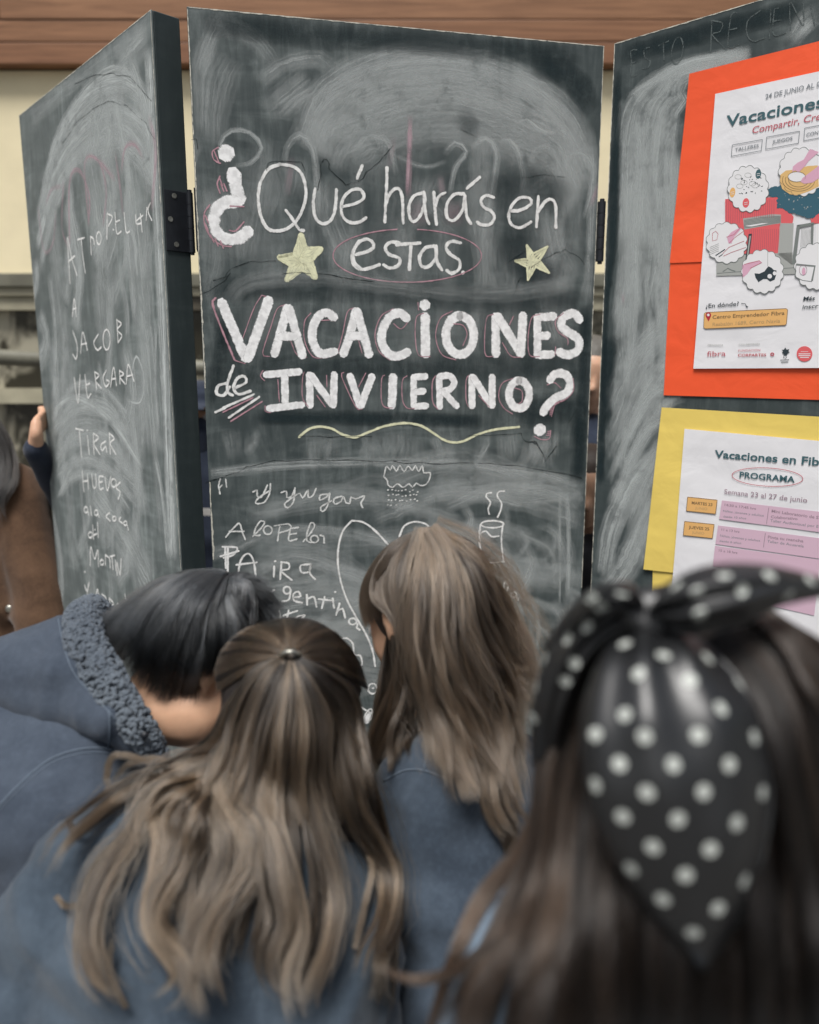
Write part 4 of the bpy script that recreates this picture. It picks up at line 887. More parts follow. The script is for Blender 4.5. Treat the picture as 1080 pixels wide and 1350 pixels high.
def folds(me, amp, scale, seed=0, dirv=(1, 1, 1)):
    n = len(me.vertices); co = np.empty(n * 3); me.vertices.foreach_get('co', co); co = co.reshape(-1, 3)
    no = np.array([v.normal[:] for v in me.vertices]); d = np.array(dirv)
    for i in range(n):
        p = Vector(co[i] * d * scale) + Vector((seed * 3.1, seed * 1.7, 0))
        p += mnoise.noise_vector(p * 0.45) * 0.9
        a = mnoise.noise(p); b = mnoise.noise(p * 2.3 + Vector((5, 2, 1)))
        h = (1 - abs(a) * 2.4) * 0.7 + (1 - abs(b) * 2.2) * 0.22
        co[i] += no[i] * amp * (h - 0.35)
    me.vertices.foreach_set('co', co.ravel()); me.update()
def bvh_of(objs):
    vs, fs = [], []
    for o in objs:
        off = root_loc(o.parent) + o.location; b = len(vs)
        vs += [v.co + off for v in o.data.vertices]; fs += [tuple(i + b for i in p.vertices) for p in o.data.polygons]
    return BVHTree.FromPolygons(vs, fs)
def cast(bvh, px, py):
    r = ray(px, py); h = bvh.ray_cast(CAM, r.normalized())
    return (h[3] / r.length, h[1]) if h[0] is not None else (None, None)

def frame_of(f, u):
    f = Vector(f).normalized(); u = Vector(u); u = (u - f * u.dot(f)).normalized(); x = f.cross(u)
    return Matrix((x, f, u)).transposed()
def add_head(F, c, f, u, s=1.0, ears=True):
    R3 = frame_of(f, u); c = Vector(c)
    w3 = lambda p: c + R3 @ (Vector(p) * s)
    e = lambda p, r: (w3(p), (tuple(x * s for x in r), R3))
    F.hull(e((0, -.010, .020), (.071, .086, .076)))
    F.hull(e((0, .020, .020), (.062, .062, .060)), e((0, .062, -.082), (.017, .014, .014)), e((.036, .020, -.060), (.018, .02, .018)), e((-.036, .020, -.060), (.018, .02, .018)), e((.03, .055, -.02), (.02, .02, .02)), e((-.03, .055, -.02), (.02, .02, .02)))
    F.hull(e((0, .078, .004), (.007, .006, .008)), e((0, .094, -.024), (.009, .008, .007))); F.hull(e((0, .086, -.027), (.015, .008, .007)))
    F.hull(e((.006, .079, -.046), (.011, .008, .0045)), e((-.006, .079, -.046), (.011, .008, .0045))); F.hull(e((.0, .078, -.055), (.014, .009, .005)))
    for sx in (-1, 1):
        F.hull(e((sx * .032, .071, .020), (.018, .008, .005)))
        if ears: F.hull(e((sx * .074, -.006, .004), (.006, .014, .014)), e((sx * .078, -.014, .000), (.004, .014, .022)), e((sx * .073, -.002, -.024), (.004, .008, .009)))
    F.hull(e((0, -.022, -.045), (.040, .042, .04)), e((0, -.030, -.085), (.040, .040, .03)))
    return w3, R3
def add_eyes(w3, R3, s, body, off):
    for sx in (-1, 1):
        A = Acc(); c = w3((sx * .031, .068, .000)); 
        bm = bmesh.new(); bmesh.ops.create_uvsphere(bm, u_segments=16, v_segments=10, radius=0.0115 * s)
        A.add([c + v.co for v in bm.verts], [[v.index for v in f.verts] for f in bm.faces]); bm.free()
        ey = A.obj('eye', M['eye'], body, smooth=True)
        ic = w3((sx * .031, .0765, .000)); A = Acc(); vs = [ic + R3 @ Vector((math.cos(t * .5236) * .005 * s, 0.002 * s, math.sin(t * .5236) * .005 * s)) for t in range(12)]
        A.add(vs, [tuple(range(12))[::-1]]); A.obj('iris', M['iris'], ey)
        A = Acc(); A.add(*tube_vf([w3((sx * (.031 + t), .078 - abs(t) * .25, .024 - abs(t) * .12)) for t in (-.014, -.007, 0, .007, .014)], [.001 * s, .002 * s, .0024 * s, .002 * s, .001 * s], 6)); A.obj('eyebrow', M['iris'], body)
def add_hand(F, wrist, direction, palm_n, s=1.0, curl=0.5, flip=1):
    d = Vector(direction).normalized(); n = Vector(palm_n); n = (n - d * n.dot(d)).normalized(); x = d.cross(n) * flip; w_ = Vector(wrist)
    q = lambda a, b, c_: w_ + x * (a * s) + d * (b * s) + n * (c_ * s)
    F.hull((q(-.026, .055, 0), .0115 * s), (q(.026, .055, 0), .0115 * s), (q(.018, .008, 0), .013 * s), (q(-.018, .008, 0), .013 * s))
    for a, L in ((-.027, .05), (-.009, .062), (.009, .066), (.027, .058)):
        p0 = q(a, .060, 0); c1 = curl; p1 = p0 + (d * math.cos(c1 * .6) + n * math.sin(c1 * .6)) * L * .42 * s
        p2 = p1 + (d * math.cos(c1 * 1.6) + n * math.sin(c1 * 1.6)) * L * .33 * s; p3 = p2 + (d * math.cos(c1 * 2.5) + n * math.sin(c1 * 2.5)) * L * .25 * s
        F.chain((p0, .0088 * s), (p1, .0082 * s), (p2, .0075 * s), (p3, .0066 * s))
    t0 = q(.024, .018, .004); t1 = q(.043, .040, .012); t2 = q(.048, .062, .022); F.chain((t0, .011 * s), (t1, .0095 * s), (t2, .0075 * s))

def m_skin(name, col):
    t = NT(name); n = t.noise(t.coords(), 40, 4, 0.6); c = t.mix(t.step(n, 0.3, 0.7), tuple(x * 0.9 for x in col[:3]) + (1,), col)
    b = t.bsdf(c, 0.48, 0.35, bump=t.noise(t.coords(), 700, 2), bstr=0.1, bdist=0.0003)
    b.inputs['Subsurface Weight'].default_value = 0.12; b.inputs['Subsurface Radius'].default_value = (1, .35, .2); b.inputs['Subsurface Scale'].default_value = 0.006; return t.m
def m_cloth(name, a, b_, weave=900, bstr=0.35, rough=0.9):
    t = NT(name); co = t.coords(); n = t.noise(co, 13, 5, 0.6, 0.5); f = t.noise(co, weave, 3, 0.7); fz = t.noise(co, 140, 4, 0.7)
    c = t.mix(t.step(n, 0.3, 0.72), a, b_); c = t.mix(t.math('MULTIPLY', t.step(fz, 0.4, 0.75), 0.22), c, tuple(min(1, x * 1.6) for x in b_[:3]) + (1,))
    bs = t.bsdf(c, rough, 0.15, bump=t.math('ADD', f, t.math('MULTIPLY', fz, 1.5)), bstr=bstr, bdist=0.0009)
    bs.inputs['Sheen Weight'].default_value = 0.14; bs.inputs['Sheen Roughness'].default_value = 0.5; return t.m
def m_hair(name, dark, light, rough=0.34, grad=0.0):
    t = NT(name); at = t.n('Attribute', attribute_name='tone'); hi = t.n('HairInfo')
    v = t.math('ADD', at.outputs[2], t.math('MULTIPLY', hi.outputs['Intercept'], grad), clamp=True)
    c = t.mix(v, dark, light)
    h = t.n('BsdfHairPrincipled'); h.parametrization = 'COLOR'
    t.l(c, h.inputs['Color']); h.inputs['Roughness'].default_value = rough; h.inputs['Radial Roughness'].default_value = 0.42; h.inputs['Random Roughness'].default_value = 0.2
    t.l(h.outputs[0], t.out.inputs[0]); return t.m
M['skin'] = m_skin('skin_light', lin(.60, .36, .235)); M['skin2'] = m_skin('skin_tan', lin(.62, .37, .25))
M['eye'] = m_plain('eye_white', lin(.62, .60, .57), .2, .5, .03, 90, 0); M['iris'] = m_plain('dark_brown_iris', lin(.022, .013, .009), .3, .5, .2, 200, 0)
M['hoodie'] = m_cloth('slate_blue_fleece', lin(.036, .047, .066), lin(.058, .073, .098)); M['sherpa'] = m_cloth('slate_sherpa', lin(.075, .09, .112), lin(.125, .146, .17), 300, .6)
M['denim'] = m_cloth('faded_blue_fleece', lin(.034, .048, .066), lin(.060, .080, .104)); M['navy'] = m_cloth('greyish_navy_fleece', lin(.034, .047, .066), lin(.058, .077, .103))
M['denim_d'] = m_cloth('pale_blue_fleece', lin(.10, .15, .21), lin(.15, .21, .28))
M['trousers'] = m_cloth('dark_grey_trousers', lin(.03, .034, .042), lin(.045, .05, .06)); M['shoe'] = m_plain('black_shoe', lin(.02, .02, .022), .4, .4, .2, 40)
M['brown_coat'] = m_cloth('brown_wool_coat', lin(.062, .035, .021), lin(.105, .060, .036)); M['dark_navy'] = m_cloth('dark_navy_jacket', lin(.018, .024, .040), lin(.03, .038, .058)); M['black_cloth'] = m_cloth('black_cloth', lin(.008, .008, .010), lin(.014, .014, .017))
M['seam'] = m_plain('seam_thread', lin(.10, .125, .16), .8, .2, .1, 300); M['cap_cloth'] = M['dark_navy']

def V(px, py, d): return P(px, py, d)
def person(loc, label, group, head, f, u, hs, neck, sh, el, wr, hip, top_mat, skin, voxel=.008, sr=.062, wr_r=.036, torso_extra=(), body_voxel=.008, fold=(.004, 9), extra_arm=None, hip_r=.095, hem=None, hands=((0, 0, -1), (0, 0, -1)), eyes=True, torso_side=0.062, ears=True, body_extra=None, bare=()):
    r = empty('person', loc, label, 'person', group); L0 = Vector(loc)
    B = Flesh(); w3, R3 = add_head(B, head, f, u, hs, ears)
    hc = w3((0, -.030, -.085)); B.hull((hc, .037 * hs), (neck, .045 * hs)); mid_sh = (Vector(sh[0]) + Vector(sh[1])) / 2; mid_hip = (Vector(hip[0]) + Vector(hip[1])) / 2
    B.hull((neck, .045), (sh[0], sr * .5), (sh[1], sr * .5), (mid_sh, .05)); B.hull((sh[0], sr * .5), (sh[1], sr * .5), (hip[0], hip_r * .8), (hip[1], hip_r * .8))
    for i in (0, 1):
        B.chain((sh[i], sr * .66), (el[i], sr * .55), (wr[i], .022)); d = Vector(wr[i]) - Vector(el[i]); (i in bare) or add_hand(B, wr[i], d, hands[i], .82, .5, 1 if i else -1)
    feet = []
    for i in (0, 1):
        h = Vector(hip[i]); ft = Vector((h.x + (L0.x - mid_hip.x), h.y + (L0.y - mid_hip.y), .06)); kn = (h * .5 + ft * .5) + Vector((0, .03, 0)); feet.append((h, kn, ft))
        B.chain((h, .062), (kn, .045), (ft, .032)); B.hull((ft, .03), (ft + Vector((0, .09, -.03)), .026))
    if body_extra: body_extra(B)
    body = B.build('body', skin, r, body_voxel, 4)
    if eyes: add_eyes(w3, R3, hs, body, L0)
    T = Flesh(); T.hull((sh[0], sr), (sh[1], sr), (mid_sh, sr * 1.25), *torso_extra); T.hull((sh[0], sr), (sh[1], sr), (hip[0], hip_r), (hip[1], hip_r), *torso_extra)
    for i in (0, 1): T.chain((sh[i], sr), (el[i], sr * .84), (wr[i], wr_r))
    if hem: T.hull((hip[0], hip_r), (hip[1], hip_r), (hem[0], hip_r * 1.25), (hem[1], hip_r * 1.25))
    top = T.build('sweatshirt' if not hem else 'coat', top_mat, r, voxel, 6, fold)
    Q = Flesh()
    for h, kn, ft in feet: Q.chain((h, .085), (kn, .062), (ft + Vector((0, 0, .03)), .052))
    Q.hull((feet[0][0], .09), (feet[1][0], .09)); Q.build('trousers', M['trousers'], r, .012, 5)
    for h, kn, ft in feet:
        S_ = Flesh(); S_.hull((ft + Vector((0, -.02, -.02)), (.035, .04, .035)), (ft + Vector((0, .10, -.03)), (.036, .04, .024))); S_.build('shoe', M['shoe'], r, .008, 3)
    return r, body, top, w3, R3
def seam(px_lines, bvh, parent, mat, rad=.0014, lift=.0004, name='seam'):
    for ln in px_lines:
        C = catmull(ln, 5); pts = []
        for x, y in C:
            d, n_ = cast(bvh, x, y)
            if d is not None: pts.append(V(x, y, d) - ray(x, y).normalized() * lift)
        if len(pts) > 2:
            A = Acc(); A.add(*tube_vf(pts, rad, 6)); A.obj(name, mat, parent, smooth=True)

# ---- hair
KP = 22
def to3(px, py, d):
    xc = (px - 540) / FPX; yc = -(py - 675) / FPX
    return np.stack([xc * d, d * (CT + yc * ST), CAMZ + d * (yc * CT - ST)], -1)
def guide(pts, bvh, fb, lift0, lift1):
    C = catmull([p[:2] for p in pts], 3); s = np.concatenate([[0], np.cumsum(np.linalg.norm(np.diff(C, axis=0), axis=1))]); q = np.linspace(0, s[-1], KP)
    x, y = np.interp(q, s, C[:, 0]), np.interp(q, s, C[:, 1])
    d = np.array([(cast(bvh, a, b)[0] or np.nan) for a, b in zip(x, y)])
    if np.isnan(d).all(): d[:] = fb
    else:
        ok = ~np.isnan(d); d = np.interp(np.arange(KP), np.where(ok)[0], d[ok])
    d = np.minimum(d, fb + .12)
    for _ in range(4): d = np.concatenate([[d[0]], (d[:-2] + 2 * d[1:-1] + d[2:]) / 4, [d[-1]]])
    t = np.linspace(0, 1, KP); d = d - (lift0 + (lift1 - lift0) * t)
    return np.stack([x, y, d], 1)
def smooth_noise(n, k, rng): return np.interp(np.linspace(0, k, n), np.arange(k + 1), rng.uniform(0, 1, k + 1))
def hair(parent, bvh, fb, groups, mat, rad=.00018, seed=1, name='hair'):
    rng = np.random.default_rng(seed); allp, tones, radii = [], [], []
    for g in groups:
        n = g['n']; l0, l1 = g.get('lift', (.004, .008)); G = np.array([guide(p, bvh, fb, l0, l1) for p in g['guides']])
        t = np.linspace(0, 1, KP)[None, :]
        tone0 = g.get('tone', .3); tv = g.get('tv', .18)
        if g.get('split'):
            ns, sp = g['split']; E = []
            for q in G:
                T_ = np.gradient(q[:, :2], axis=0); T_ /= np.linalg.norm(T_, axis=1)[:, None] + 1e-6
                for k in range(ns):
                    o_ = rng.normal(0, sp * .6) * np.interp(t[0], [0, .35, 1], [.35, 1, 1.1]) + rng.normal(0, sp * .35) * np.sin(6.28 * rng.uniform(.6, 1.4) * t[0] + rng.uniform(0, 6.28)) * t[0]
                    q2 = q.copy(); q2[:, 0] -= T_[:, 1] * o_; q2[:, 1] += T_[:, 0] * o_; q2[:, 2] -= rng.uniform(-.006, .008) * t[0]
                    e_ = rng.uniform(.84, 1.0); xi = np.linspace(0, e_ * (KP - 1), KP); q2 = np.stack([np.interp(xi, np.arange(KP), q2[:, c_]) for c_ in range(3)], 1); E.append(q2)
            G = np.array(E); g['_rt'] = rng.normal(0, g.get('tstep', .1), len(G))
        if len(G) == 1 or g.get('lock'):
            gi = rng.integers(0, len(G), n); Gs = G[gi]
            w_ = g.get('w', (4, 14, 3)); wid = np.interp(t[0], np.linspace(0, 1, len(w_)), w_)[None, :]
            ang = rng.uniform(0, 2 * np.pi, n); rr = np.sqrt(rng.uniform(0, 1, n))
            a = (rr * np.cos(ang))[:, None]; b = (rr * np.sin(ang))[:, None]
            T = np.gradient(Gs[:, :, :2], axis=1); T /= np.linalg.norm(T, axis=2, keepdims=True) + 1e-6
            ph = rng.uniform(0, 6.28, (n, 1)); fr = rng.uniform(1.2, 2.6, (n, 1))
            off = a * wid * (1 + .25 * np.sin(fr * 6.28 * t + ph)) + g.get('frizz', 1.0) * np.sin(fr * 3 * t * 6.28 + ph) * t
            px = Gs[:, :, 0] - T[:, :, 1] * off; py = Gs[:, :, 1] + T[:, :, 0] * off
            d = Gs[:, :, 2] - (b + .3) * wid * .45 * Gs[:, :, 2] / FPX
            tn = tone0 + tv * (rng.normal(0, .5, n) + .8 * np.sin(a[:, 0] * 5 + gi * 2.4) )
            tn = tn + (g['_rt'] if '_rt' in g else np.array([g.get('tstep', .1) * math.sin(k * 2.3) for k in range(len(G))]))[gi]
        else:
            N = len(G) - 1; u = rng.uniform(0, N, n)
            K_ = g.get('clumps', 22) * N; uc = (np.floor(u / N * K_) + .5) / K_ * N + rng.normal(0, .03, n) 
            cl = g.get('clump', .45); us = np.clip(u[:, None] * (1 - cl * t ** 1.2) + uc[:, None] * (cl * t ** 1.2), 0, N - 1e-6)
            i0 = np.floor(us).astype(int); f_ = us - i0; kk = np.arange(KP)[None, :].repeat(n, 0)
            A_, B_ = G[i0, kk], G[i0 + 1, kk]; Q = A_ * (1 - f_[..., None]) + B_ * f_[..., None]
            px, py, d = Q[..., 0].copy(), Q[..., 1].copy(), Q[..., 2].copy()
            cid = np.floor(u / N * K_).astype(int); crn = rng.normal(0, 1, (K_ + 1, 2)); cph = rng.uniform(0, 6.28, K_ + 1)
            wv = g.get('wave', 3.0); frq = g.get('freq', 1.1)
            off = wv * np.sin(6.28 * frq * t + cph[cid][:, None]) * t + crn[cid, 0][:, None] * g.get('cj', 2.0) * t + rng.normal(0, 1, (n, 1)) * g.get('jit', 1.5) * (0.4 + t) 
            off += rng.normal(0, 1, (n, 1)) * g.get('fly', 1.2) * t ** 2 * np.sin(5 * t + cph[cid][:, None])
            T = np.stack([np.gradient(px, axis=1), np.gradient(py, axis=1)], -1); T /= np.linalg.norm(T, axis=2, keepdims=True) + 1e-6
            px = px - T[..., 1] * off; py = py + T[..., 0] * off
            thick = g.get('thick', .006); d = d - rng.uniform(0, 1, (n, 1)) * thick * (.3 + .7 * np.sin(np.pi * np.clip(t, .05, .95))) - (crn[cid, 1][:, None] * .35 + .3 * np.sin(6.28 * t * frq + cph[cid][:, None] * 2)) * thick * t
            tn = tone0 + tv * (.9 * (smooth_noise(K_ + 1, max(3, K_ // 3), rng)[cid] - .5) * 2 + .7 * crn[cid, 0] * .5 + rng.normal(0, .35, n))
            if 'tones' in g: tn = tn + np.interp(u, np.linspace(0, N, len(g['tones'])), g['tones'])
        # uneven ends
        L_ = rng.uniform(g.get('short', .82), 1.0, n)[:, None] * t; idx = L_ * (KP - 1); i0 = np.clip(np.floor(idx).astype(int), 0, KP - 2); f_ = idx - i0; row = np.arange(n)[:, None]
        rs = lambda a: a[row, i0] * (1 - f_) + a[row, i0 + 1] * f_
        allp.append(to3(rs(px), rs(py), rs(d))); tones.append(np.clip(tn, 0, 1)); radii.append(np.full(n, g.get('rad', rad)))
    Pp = np.concatenate(allp); tn = np.concatenate(tones); rd = np.concatenate(radii); n = len(Pp); off = np.array(root_loc(parent))
    cu = bpy.data.hair_curves.new(name); cu.add_curves([KP] * n)
    cu.attributes['position'].data.foreach_set('vector', (Pp - off).astype(np.float32).ravel())
    ra = cu.attributes.get('radius') or cu.attributes.new('radius', 'FLOAT', 'POINT')
    prof = np.interp(np.linspace(0, 1, KP), [0, .15, .7, 1], [.8, 1, .9, .25]); ra.data.foreach_set('value', (rd[:, None] * prof[None, :]).astype(np.float32).ravel())
    ta = cu.attributes.new('tone', 'FLOAT', 'CURVE'); ta.data.foreach_set('value', tn.astype(np.float32))
    cu.materials.append(mat)
    o = bpy.data.objects.new(name, cu); COL.objects.link(o); o.parent = parent; return o
def m_haircap(name, c1, c2):
    t = NT(name); n = t.noise(t.coords(scale=(1, 1, .25)), 160, 4, .6); t.bsdf(t.mix(n, c1, c2), .55, .3, bump=n, bstr=.6, bdist=.002); return t.m
def cap_mesh(parent, w3, R3, s, mat, grow=1.0, low=-.02, name='hair_cap', extra=()):
    F = Flesh(); e = lambda p, r: (w3(p), (tuple(x * s * grow for x in r), R3))
    F.hull(e((0, -.014, .026), (.076, .086, .078))); F.hull(e((0, -.03, low), (.066, .062, .05)), e((0, -.014, .02), (.074, .08, .06)))
    for q in extra: F.hull(*q)
    return F.build(name, mat, parent, .008, 4)
def T(origin, sc, lines): return [[(origin[0] + a / sc, origin[1] + b / sc) for a, b in l] for l in lines]
# ------------------------------------------------------------------ background people
GB = 'people standing behind the chalkboard'
M['cap_dark'] = m_haircap('dark_hair_mass', lin(.012, .010, .010), lin(.035, .028, .025)); M['cap_grey'] = m_haircap('ash_hair_mass', lin(.05, .045, .04), lin(.16, .15, .13)); M['cap_brown'] = m_haircap('brown_hair_mass', lin(.022, .015, .012), lin(.06, .042, .032))
# brown coat
rE, bE, tE, w3, R3 = person((-1.25, 2.2, 0), 'adult in brown wool coat with long dark grey hair behind the left panel', GB, V(-115, 520, 2.15), (.8, .2, -.3), (0, 0, 1), 1.12, V(-70, 600, 2.15), (V(-170, 660, 2.3), V(18, 652, 2.12)), (V(-200, 840, 2.35), V(62, 830, 2.06)), (V(-80, 900, 2.1), V(20, 960, 1.98)), (V(-130, 960, 2.25), V(-30, 960, 2.15)), M['brown_coat'], M['skin2'], voxel=.011, body_voxel=.009, sr=.085, wr_r=.05, hip_r=.15, hem=(V(-130, 1250, 2.2), V(-30, 1250, 2.1)), fold=(.016, 5), torso_extra=((V(-70, 700, 2.12), .14),))
capE = cap_mesh(rE, w3, R3, 1.12, M['cap_dark'], 1.05)
bvE = bvh_of([tE, capE])
A = Acc(); c, _ = cast(bvE, 12, 803); c = V(12, 803, (c or 2.0) - .004); A.add(*tube_vf([c + Y * .004, c, c - Y * .003, c - Y * .004], [.011, .011, .009, .003], 14)); A.obj('button', M['screw'], rE, smooth=True)
M['hairE'] = m_hair('dark_grey_hair', lin(.003, .0028, .0027), lin(.045, .039, .036), .3)
hair(rE, bvE, 2.1, [dict(guides=[[(-80, 480), (-50, 570), (-50, 640), (-30, 705)], [(-60, 490), (-24, 570), (-22, 640), (-12, 700)], [(-50, 500), (-4, 576), (2, 640), (-6, 695)], [(-46, 510), (4, 580), (14, 630), (0, 662), (10, 694)]], lock=True, split=(16, 9), n=2200, w=(4, 3, 3, 2), lift=(.01, .025), tone=.1, tv=.2, tstep=.45, frizz=2, short=.7, rad=.0004)], M['hairE'], seed=5)
# capped person holding the board
ez = V(52, 553, 1.84).z; FIST = V(47, 592, 1.93)
def fist(F_):
    for i in range(4):
        z = ez + .020 - i * .0135; b0 = V(48, 562, 1.905) + Z * (.020 - i * .0135) * .8; b1 = PL.w3((-.0125, z)) - PL.n * .012; b2 = PL.w3((-.006, z)) + PL.n * .0075; b3 = PL.w3((.007, z - .001)) + PL.n * .009
        F_.chain((b0, .0085), (b1, .008), (b2, .0075), (b3, .0065))
    F_.hull((V(48, 558, 1.905), .014), (V(48, 572, 1.90), .015), (FIST, .020))
rF, bF, tF, w3, R3 = person((-.72, 2.5, 0), 'person in dark navy jacket and cap behind the left gap of the chalkboard', GB, V(262, 546, 2.62), (.1, -.95, -.1), (0, 0, 1), 1.08, V(262, 600, 2.66), (V(205, 622, 2.6), V(325, 622, 2.66)), (V(112, 700, 2.3), V(350, 730, 2.6)), (FIST, V(300, 760, 2.45)), (V(235, 830, 2.65), V(290, 830, 2.65)), M['dark_navy'], M['skin2'], voxel=.010, body_voxel=.006, sr=.068, wr_r=.03, hip_r=.12, hands=((1, .0, .0), (0, 0, -1)), torso_extra=((V(262, 590, 2.6), .07),), bare=(0,), body_extra=fist)
F_ = Flesh(); F_.hull((w3((0, -.005, .055)), ((.082, .095, .055), R3))); F_.hull((w3((0, .06, .045)), ((.06, .02, .008), R3)), (w3((0, .13, .035)), ((.045, .012, .006), R3))); F_.build('cap', M['dark_navy'], rF, .007, 4)
F_ = Flesh(); F_.hull((V(262, 590, 2.6), .075), (V(262, 572, 2.58), .068)); F_.build('collar', M['dark_navy'], rF, .008, 4)
box('white_hem', V(244, 672, 2.6).x, V(296, 672, 2.6).x, V(262, 672, 2.45).y, V(262, 672, 2.45).y + .01, V(262, 680, 2.45).z, V(262, 671, 2.45).z, M['eye'], rF)
# face in the right gap
rG, bG, tG, w3, R3 = person((.62, 2.45, 0), 'fair faced person in a navy jacket, upper face in the right board gap', GB, V(778, 493, 2.4), (-.10, -.97, -.2), (0.1, 0, 1), 1.12, V(782, 575, 2.44), (V(728, 600, 2.4), V(850, 600, 2.44)), (V(700, 740, 2.4), V(880, 740, 2.4)), (V(730, 800, 2.25), V(840, 800, 2.25)), (V(765, 800, 2.5), V(820, 800, 2.5)), M['dark_navy'], M['skin2'], voxel=.010, sr=.075, hip_r=.12, torso_extra=((V(782, 570, 2.42), .06),))
cap_mesh(rG, w3, R3, 1.12, M['cap_grey'], 1.03)
# child lower in the right gap
rH, bH, tH, w3, R3 = person((.50, 2.0, 0), 'child in black peeking through the right gap below the navy jacket', GB, V(776, 640, 2.0), (-.25, -.93, -.25), (.05, 0, 1), 1.0, V(790, 725, 2.05), (V(735, 755, 2.0), V(860, 755, 2.05)), (V(720, 880, 2.0), V(880, 880, 2.0)), (V(745, 960, 1.95), V(850, 960, 1.95)), (V(760, 960, 2.05), V(835, 960, 2.05)), M['black_cloth'], M['skin2'], voxel=.010, sr=.06, hip_r=.1, torso_extra=((V(785, 730, 2.03), .06),))
cap_mesh(rH, w3, R3, 1.0, M['cap_brown'], 1.03)

# ------------------------------------------------------------------ boy in the hoodie
GK = 'children crowding round the chalkboard'
rA, bA, tA, w3A, R3A = person((-.66, .95, 0), 'boy with short black hair bowing his head in a woolly hooded slate blue hoodie', GK, V(266, 862, .985), (.74, .40, -.52), (.42, .25, .88), .98, V(172, 940, .975),
    (V(28, 960, 1.10), V(85, 1062, .86)), (V(120, 1180, 1.2), V(40, 1330, .83)), (V(240, 1230, 1.22), V(170, 1440, .98)), (V(-190, 1150, 1.10), V(-190, 1180, .92)), M['hoodie'], M['skin'], voxel=.008, body_voxel=.006, sr=.066, hip_r=.11, torso_extra=((V(20, 985, .97), .105), (V(145, 980, .935), .060)), fold=(.018, 7, 2), body_extra=lambda B: B.hull((V(196, 942, .955), .034), (V(258, 938, .960), .045), (V(288, 918, .975), .046)))
F_ = Flesh(); F_.hull((V(86, 838, .95), .030), (V(98, 890, .900), .034), (V(-60, 915, .97), .05), (V(40, 900, .93), .045), (V(10, 880, 1.0), .035)); F_.hull((V(98, 890, .905), .030), (V(148, 943, .872), .028), (V(30, 915, .915), .032), (V(100, 925, .885), .02)); F_.hull((V(150, 945, .875), .026), (V(192, 985, .885), .020), (V(120, 940, .88), .02)); F_.hull((V(192, 985, .885), .020), (V(200, 1004, .90), .014))
hood = F_.build('hood', M['hoodie'], rA, .006, 5, (.006, 11, 4))
F_ = Flesh(); F_.chain((V(122, 806, .985), .018), (V(108, 814, .945), .018), (V(112, 850, .903), .019), (V(136, 890, .880), .019), (V(160, 928, .868), .017), (V(184, 962, .866), .015), (V(203, 992, .880), .012)); F_.chain((V(122, 806, .985), .018), (V(142, 826, 1.02), .018), (V(150, 850, 1.05), .02))
lining = F_.build('hood_lining', M['sherpa'], rA, .005, 4)
def curls(obj, n, par, mat, size=.0042):
    me = obj.data; off = root_loc(obj.parent); me.calc_loop_triangles(); tr = me.loop_triangles; ar = np.array([t.area for t in tr]); ar /= ar.sum(); A = Acc()
    rng = np.random.default_rng(4); pick = rng.choice(len(tr), n, p=ar)
    for k in pick:
        t = tr[int(k)]; a, b, c = rng.dirichlet((1, 1, 1)); vs = [me.vertices[i] for i in t.vertices]
        p = vs[0].co * a + vs[1].co * b + vs[2].co * c + off; nn = Vector(t.normal); x = nn.orthogonal().normalized(); y = nn.cross(x); ph = rng.uniform(0, 6.28); s = size * rng.uniform(.7, 1.4)
        pts = []
        for i in range(6):
            th = ph + i * .62; pts.append(p + (x * math.cos(th) + y * math.sin(th)) * s + nn * (s * .9 * math.sin(i / 5 * math.pi) + .0008))
        A.add(*tube_vf(pts, [s * .35, s * .6, s * .68, s * .66, s * .55, s * .3], 6))
    return A.obj('sherpa_curls', mat, par, kind='stuff', smooth=True)
curls(lining, 3800, lining, M['sherpa'], .0028)
bvA = bvh_of([tA, hood])
seam([[(76, 812), (84, 850), (98, 888), (128, 922), (158, 955), (182, 990)]], bvA, hood, M['seam'], .0009)
seam([[(-10, 1078), (21, 1045), (63, 1009), (105, 994), (148, 994), (183, 1009)]], bvA, rA, M['seam'], .0007)
seam([[(-10, 1072), (21, 1039), (63, 1003), (105, 988), (148, 988), (183, 1003)], [(144, 937), (145, 962), (143, 986)]], bvA, rA, M['seam'], .0013)
A = Acc(); c = V(190, 970, .846); A.add(*tube_vf([c + Y * .003, c, c - Y * .002], [.004, .005, .003], 10)); A.obj('snap_button', M['black_metal'], hood, smooth=True)
capA = cap_mesh(rA, w3A, R3A, .98, M['cap_dark'], 1.03, low=.0)
bvA = bvh_of([capA])
M['hairA'] = m_hair('black_hair', lin(.004, .0048, .0055), lin(.075, .08, .085), .36)
wh = (296, 764)
out = [(122, 850), (132, 862), (160, 885), (180, 905), (205, 922), (230, 935), (248, 936), (256, 902), (278, 892), (298, 888), (320, 880), (345, 860), (362, 840), (374, 812), (366, 790), (350, 775), (330, 762)]
ctl = [(200, 775), (200, 790), (212, 805), (222, 820), (235, 830), (250, 840), (262, 845), (272, 840), (285, 842), (298, 835), (315, 825), (332, 812), (342, 800), (350, 788), (345, 778), (332, 766), (315, 758)]
gA = [[wh, ((wh[0] + c[0]) / 2 - 4, (wh[1] + c[1]) / 2 - 5), c, e_] for c, e_ in zip(ctl, out)]
gA = [[wh, (250, 752), (186, 780), (142, 824), (120, 852)]] + gA
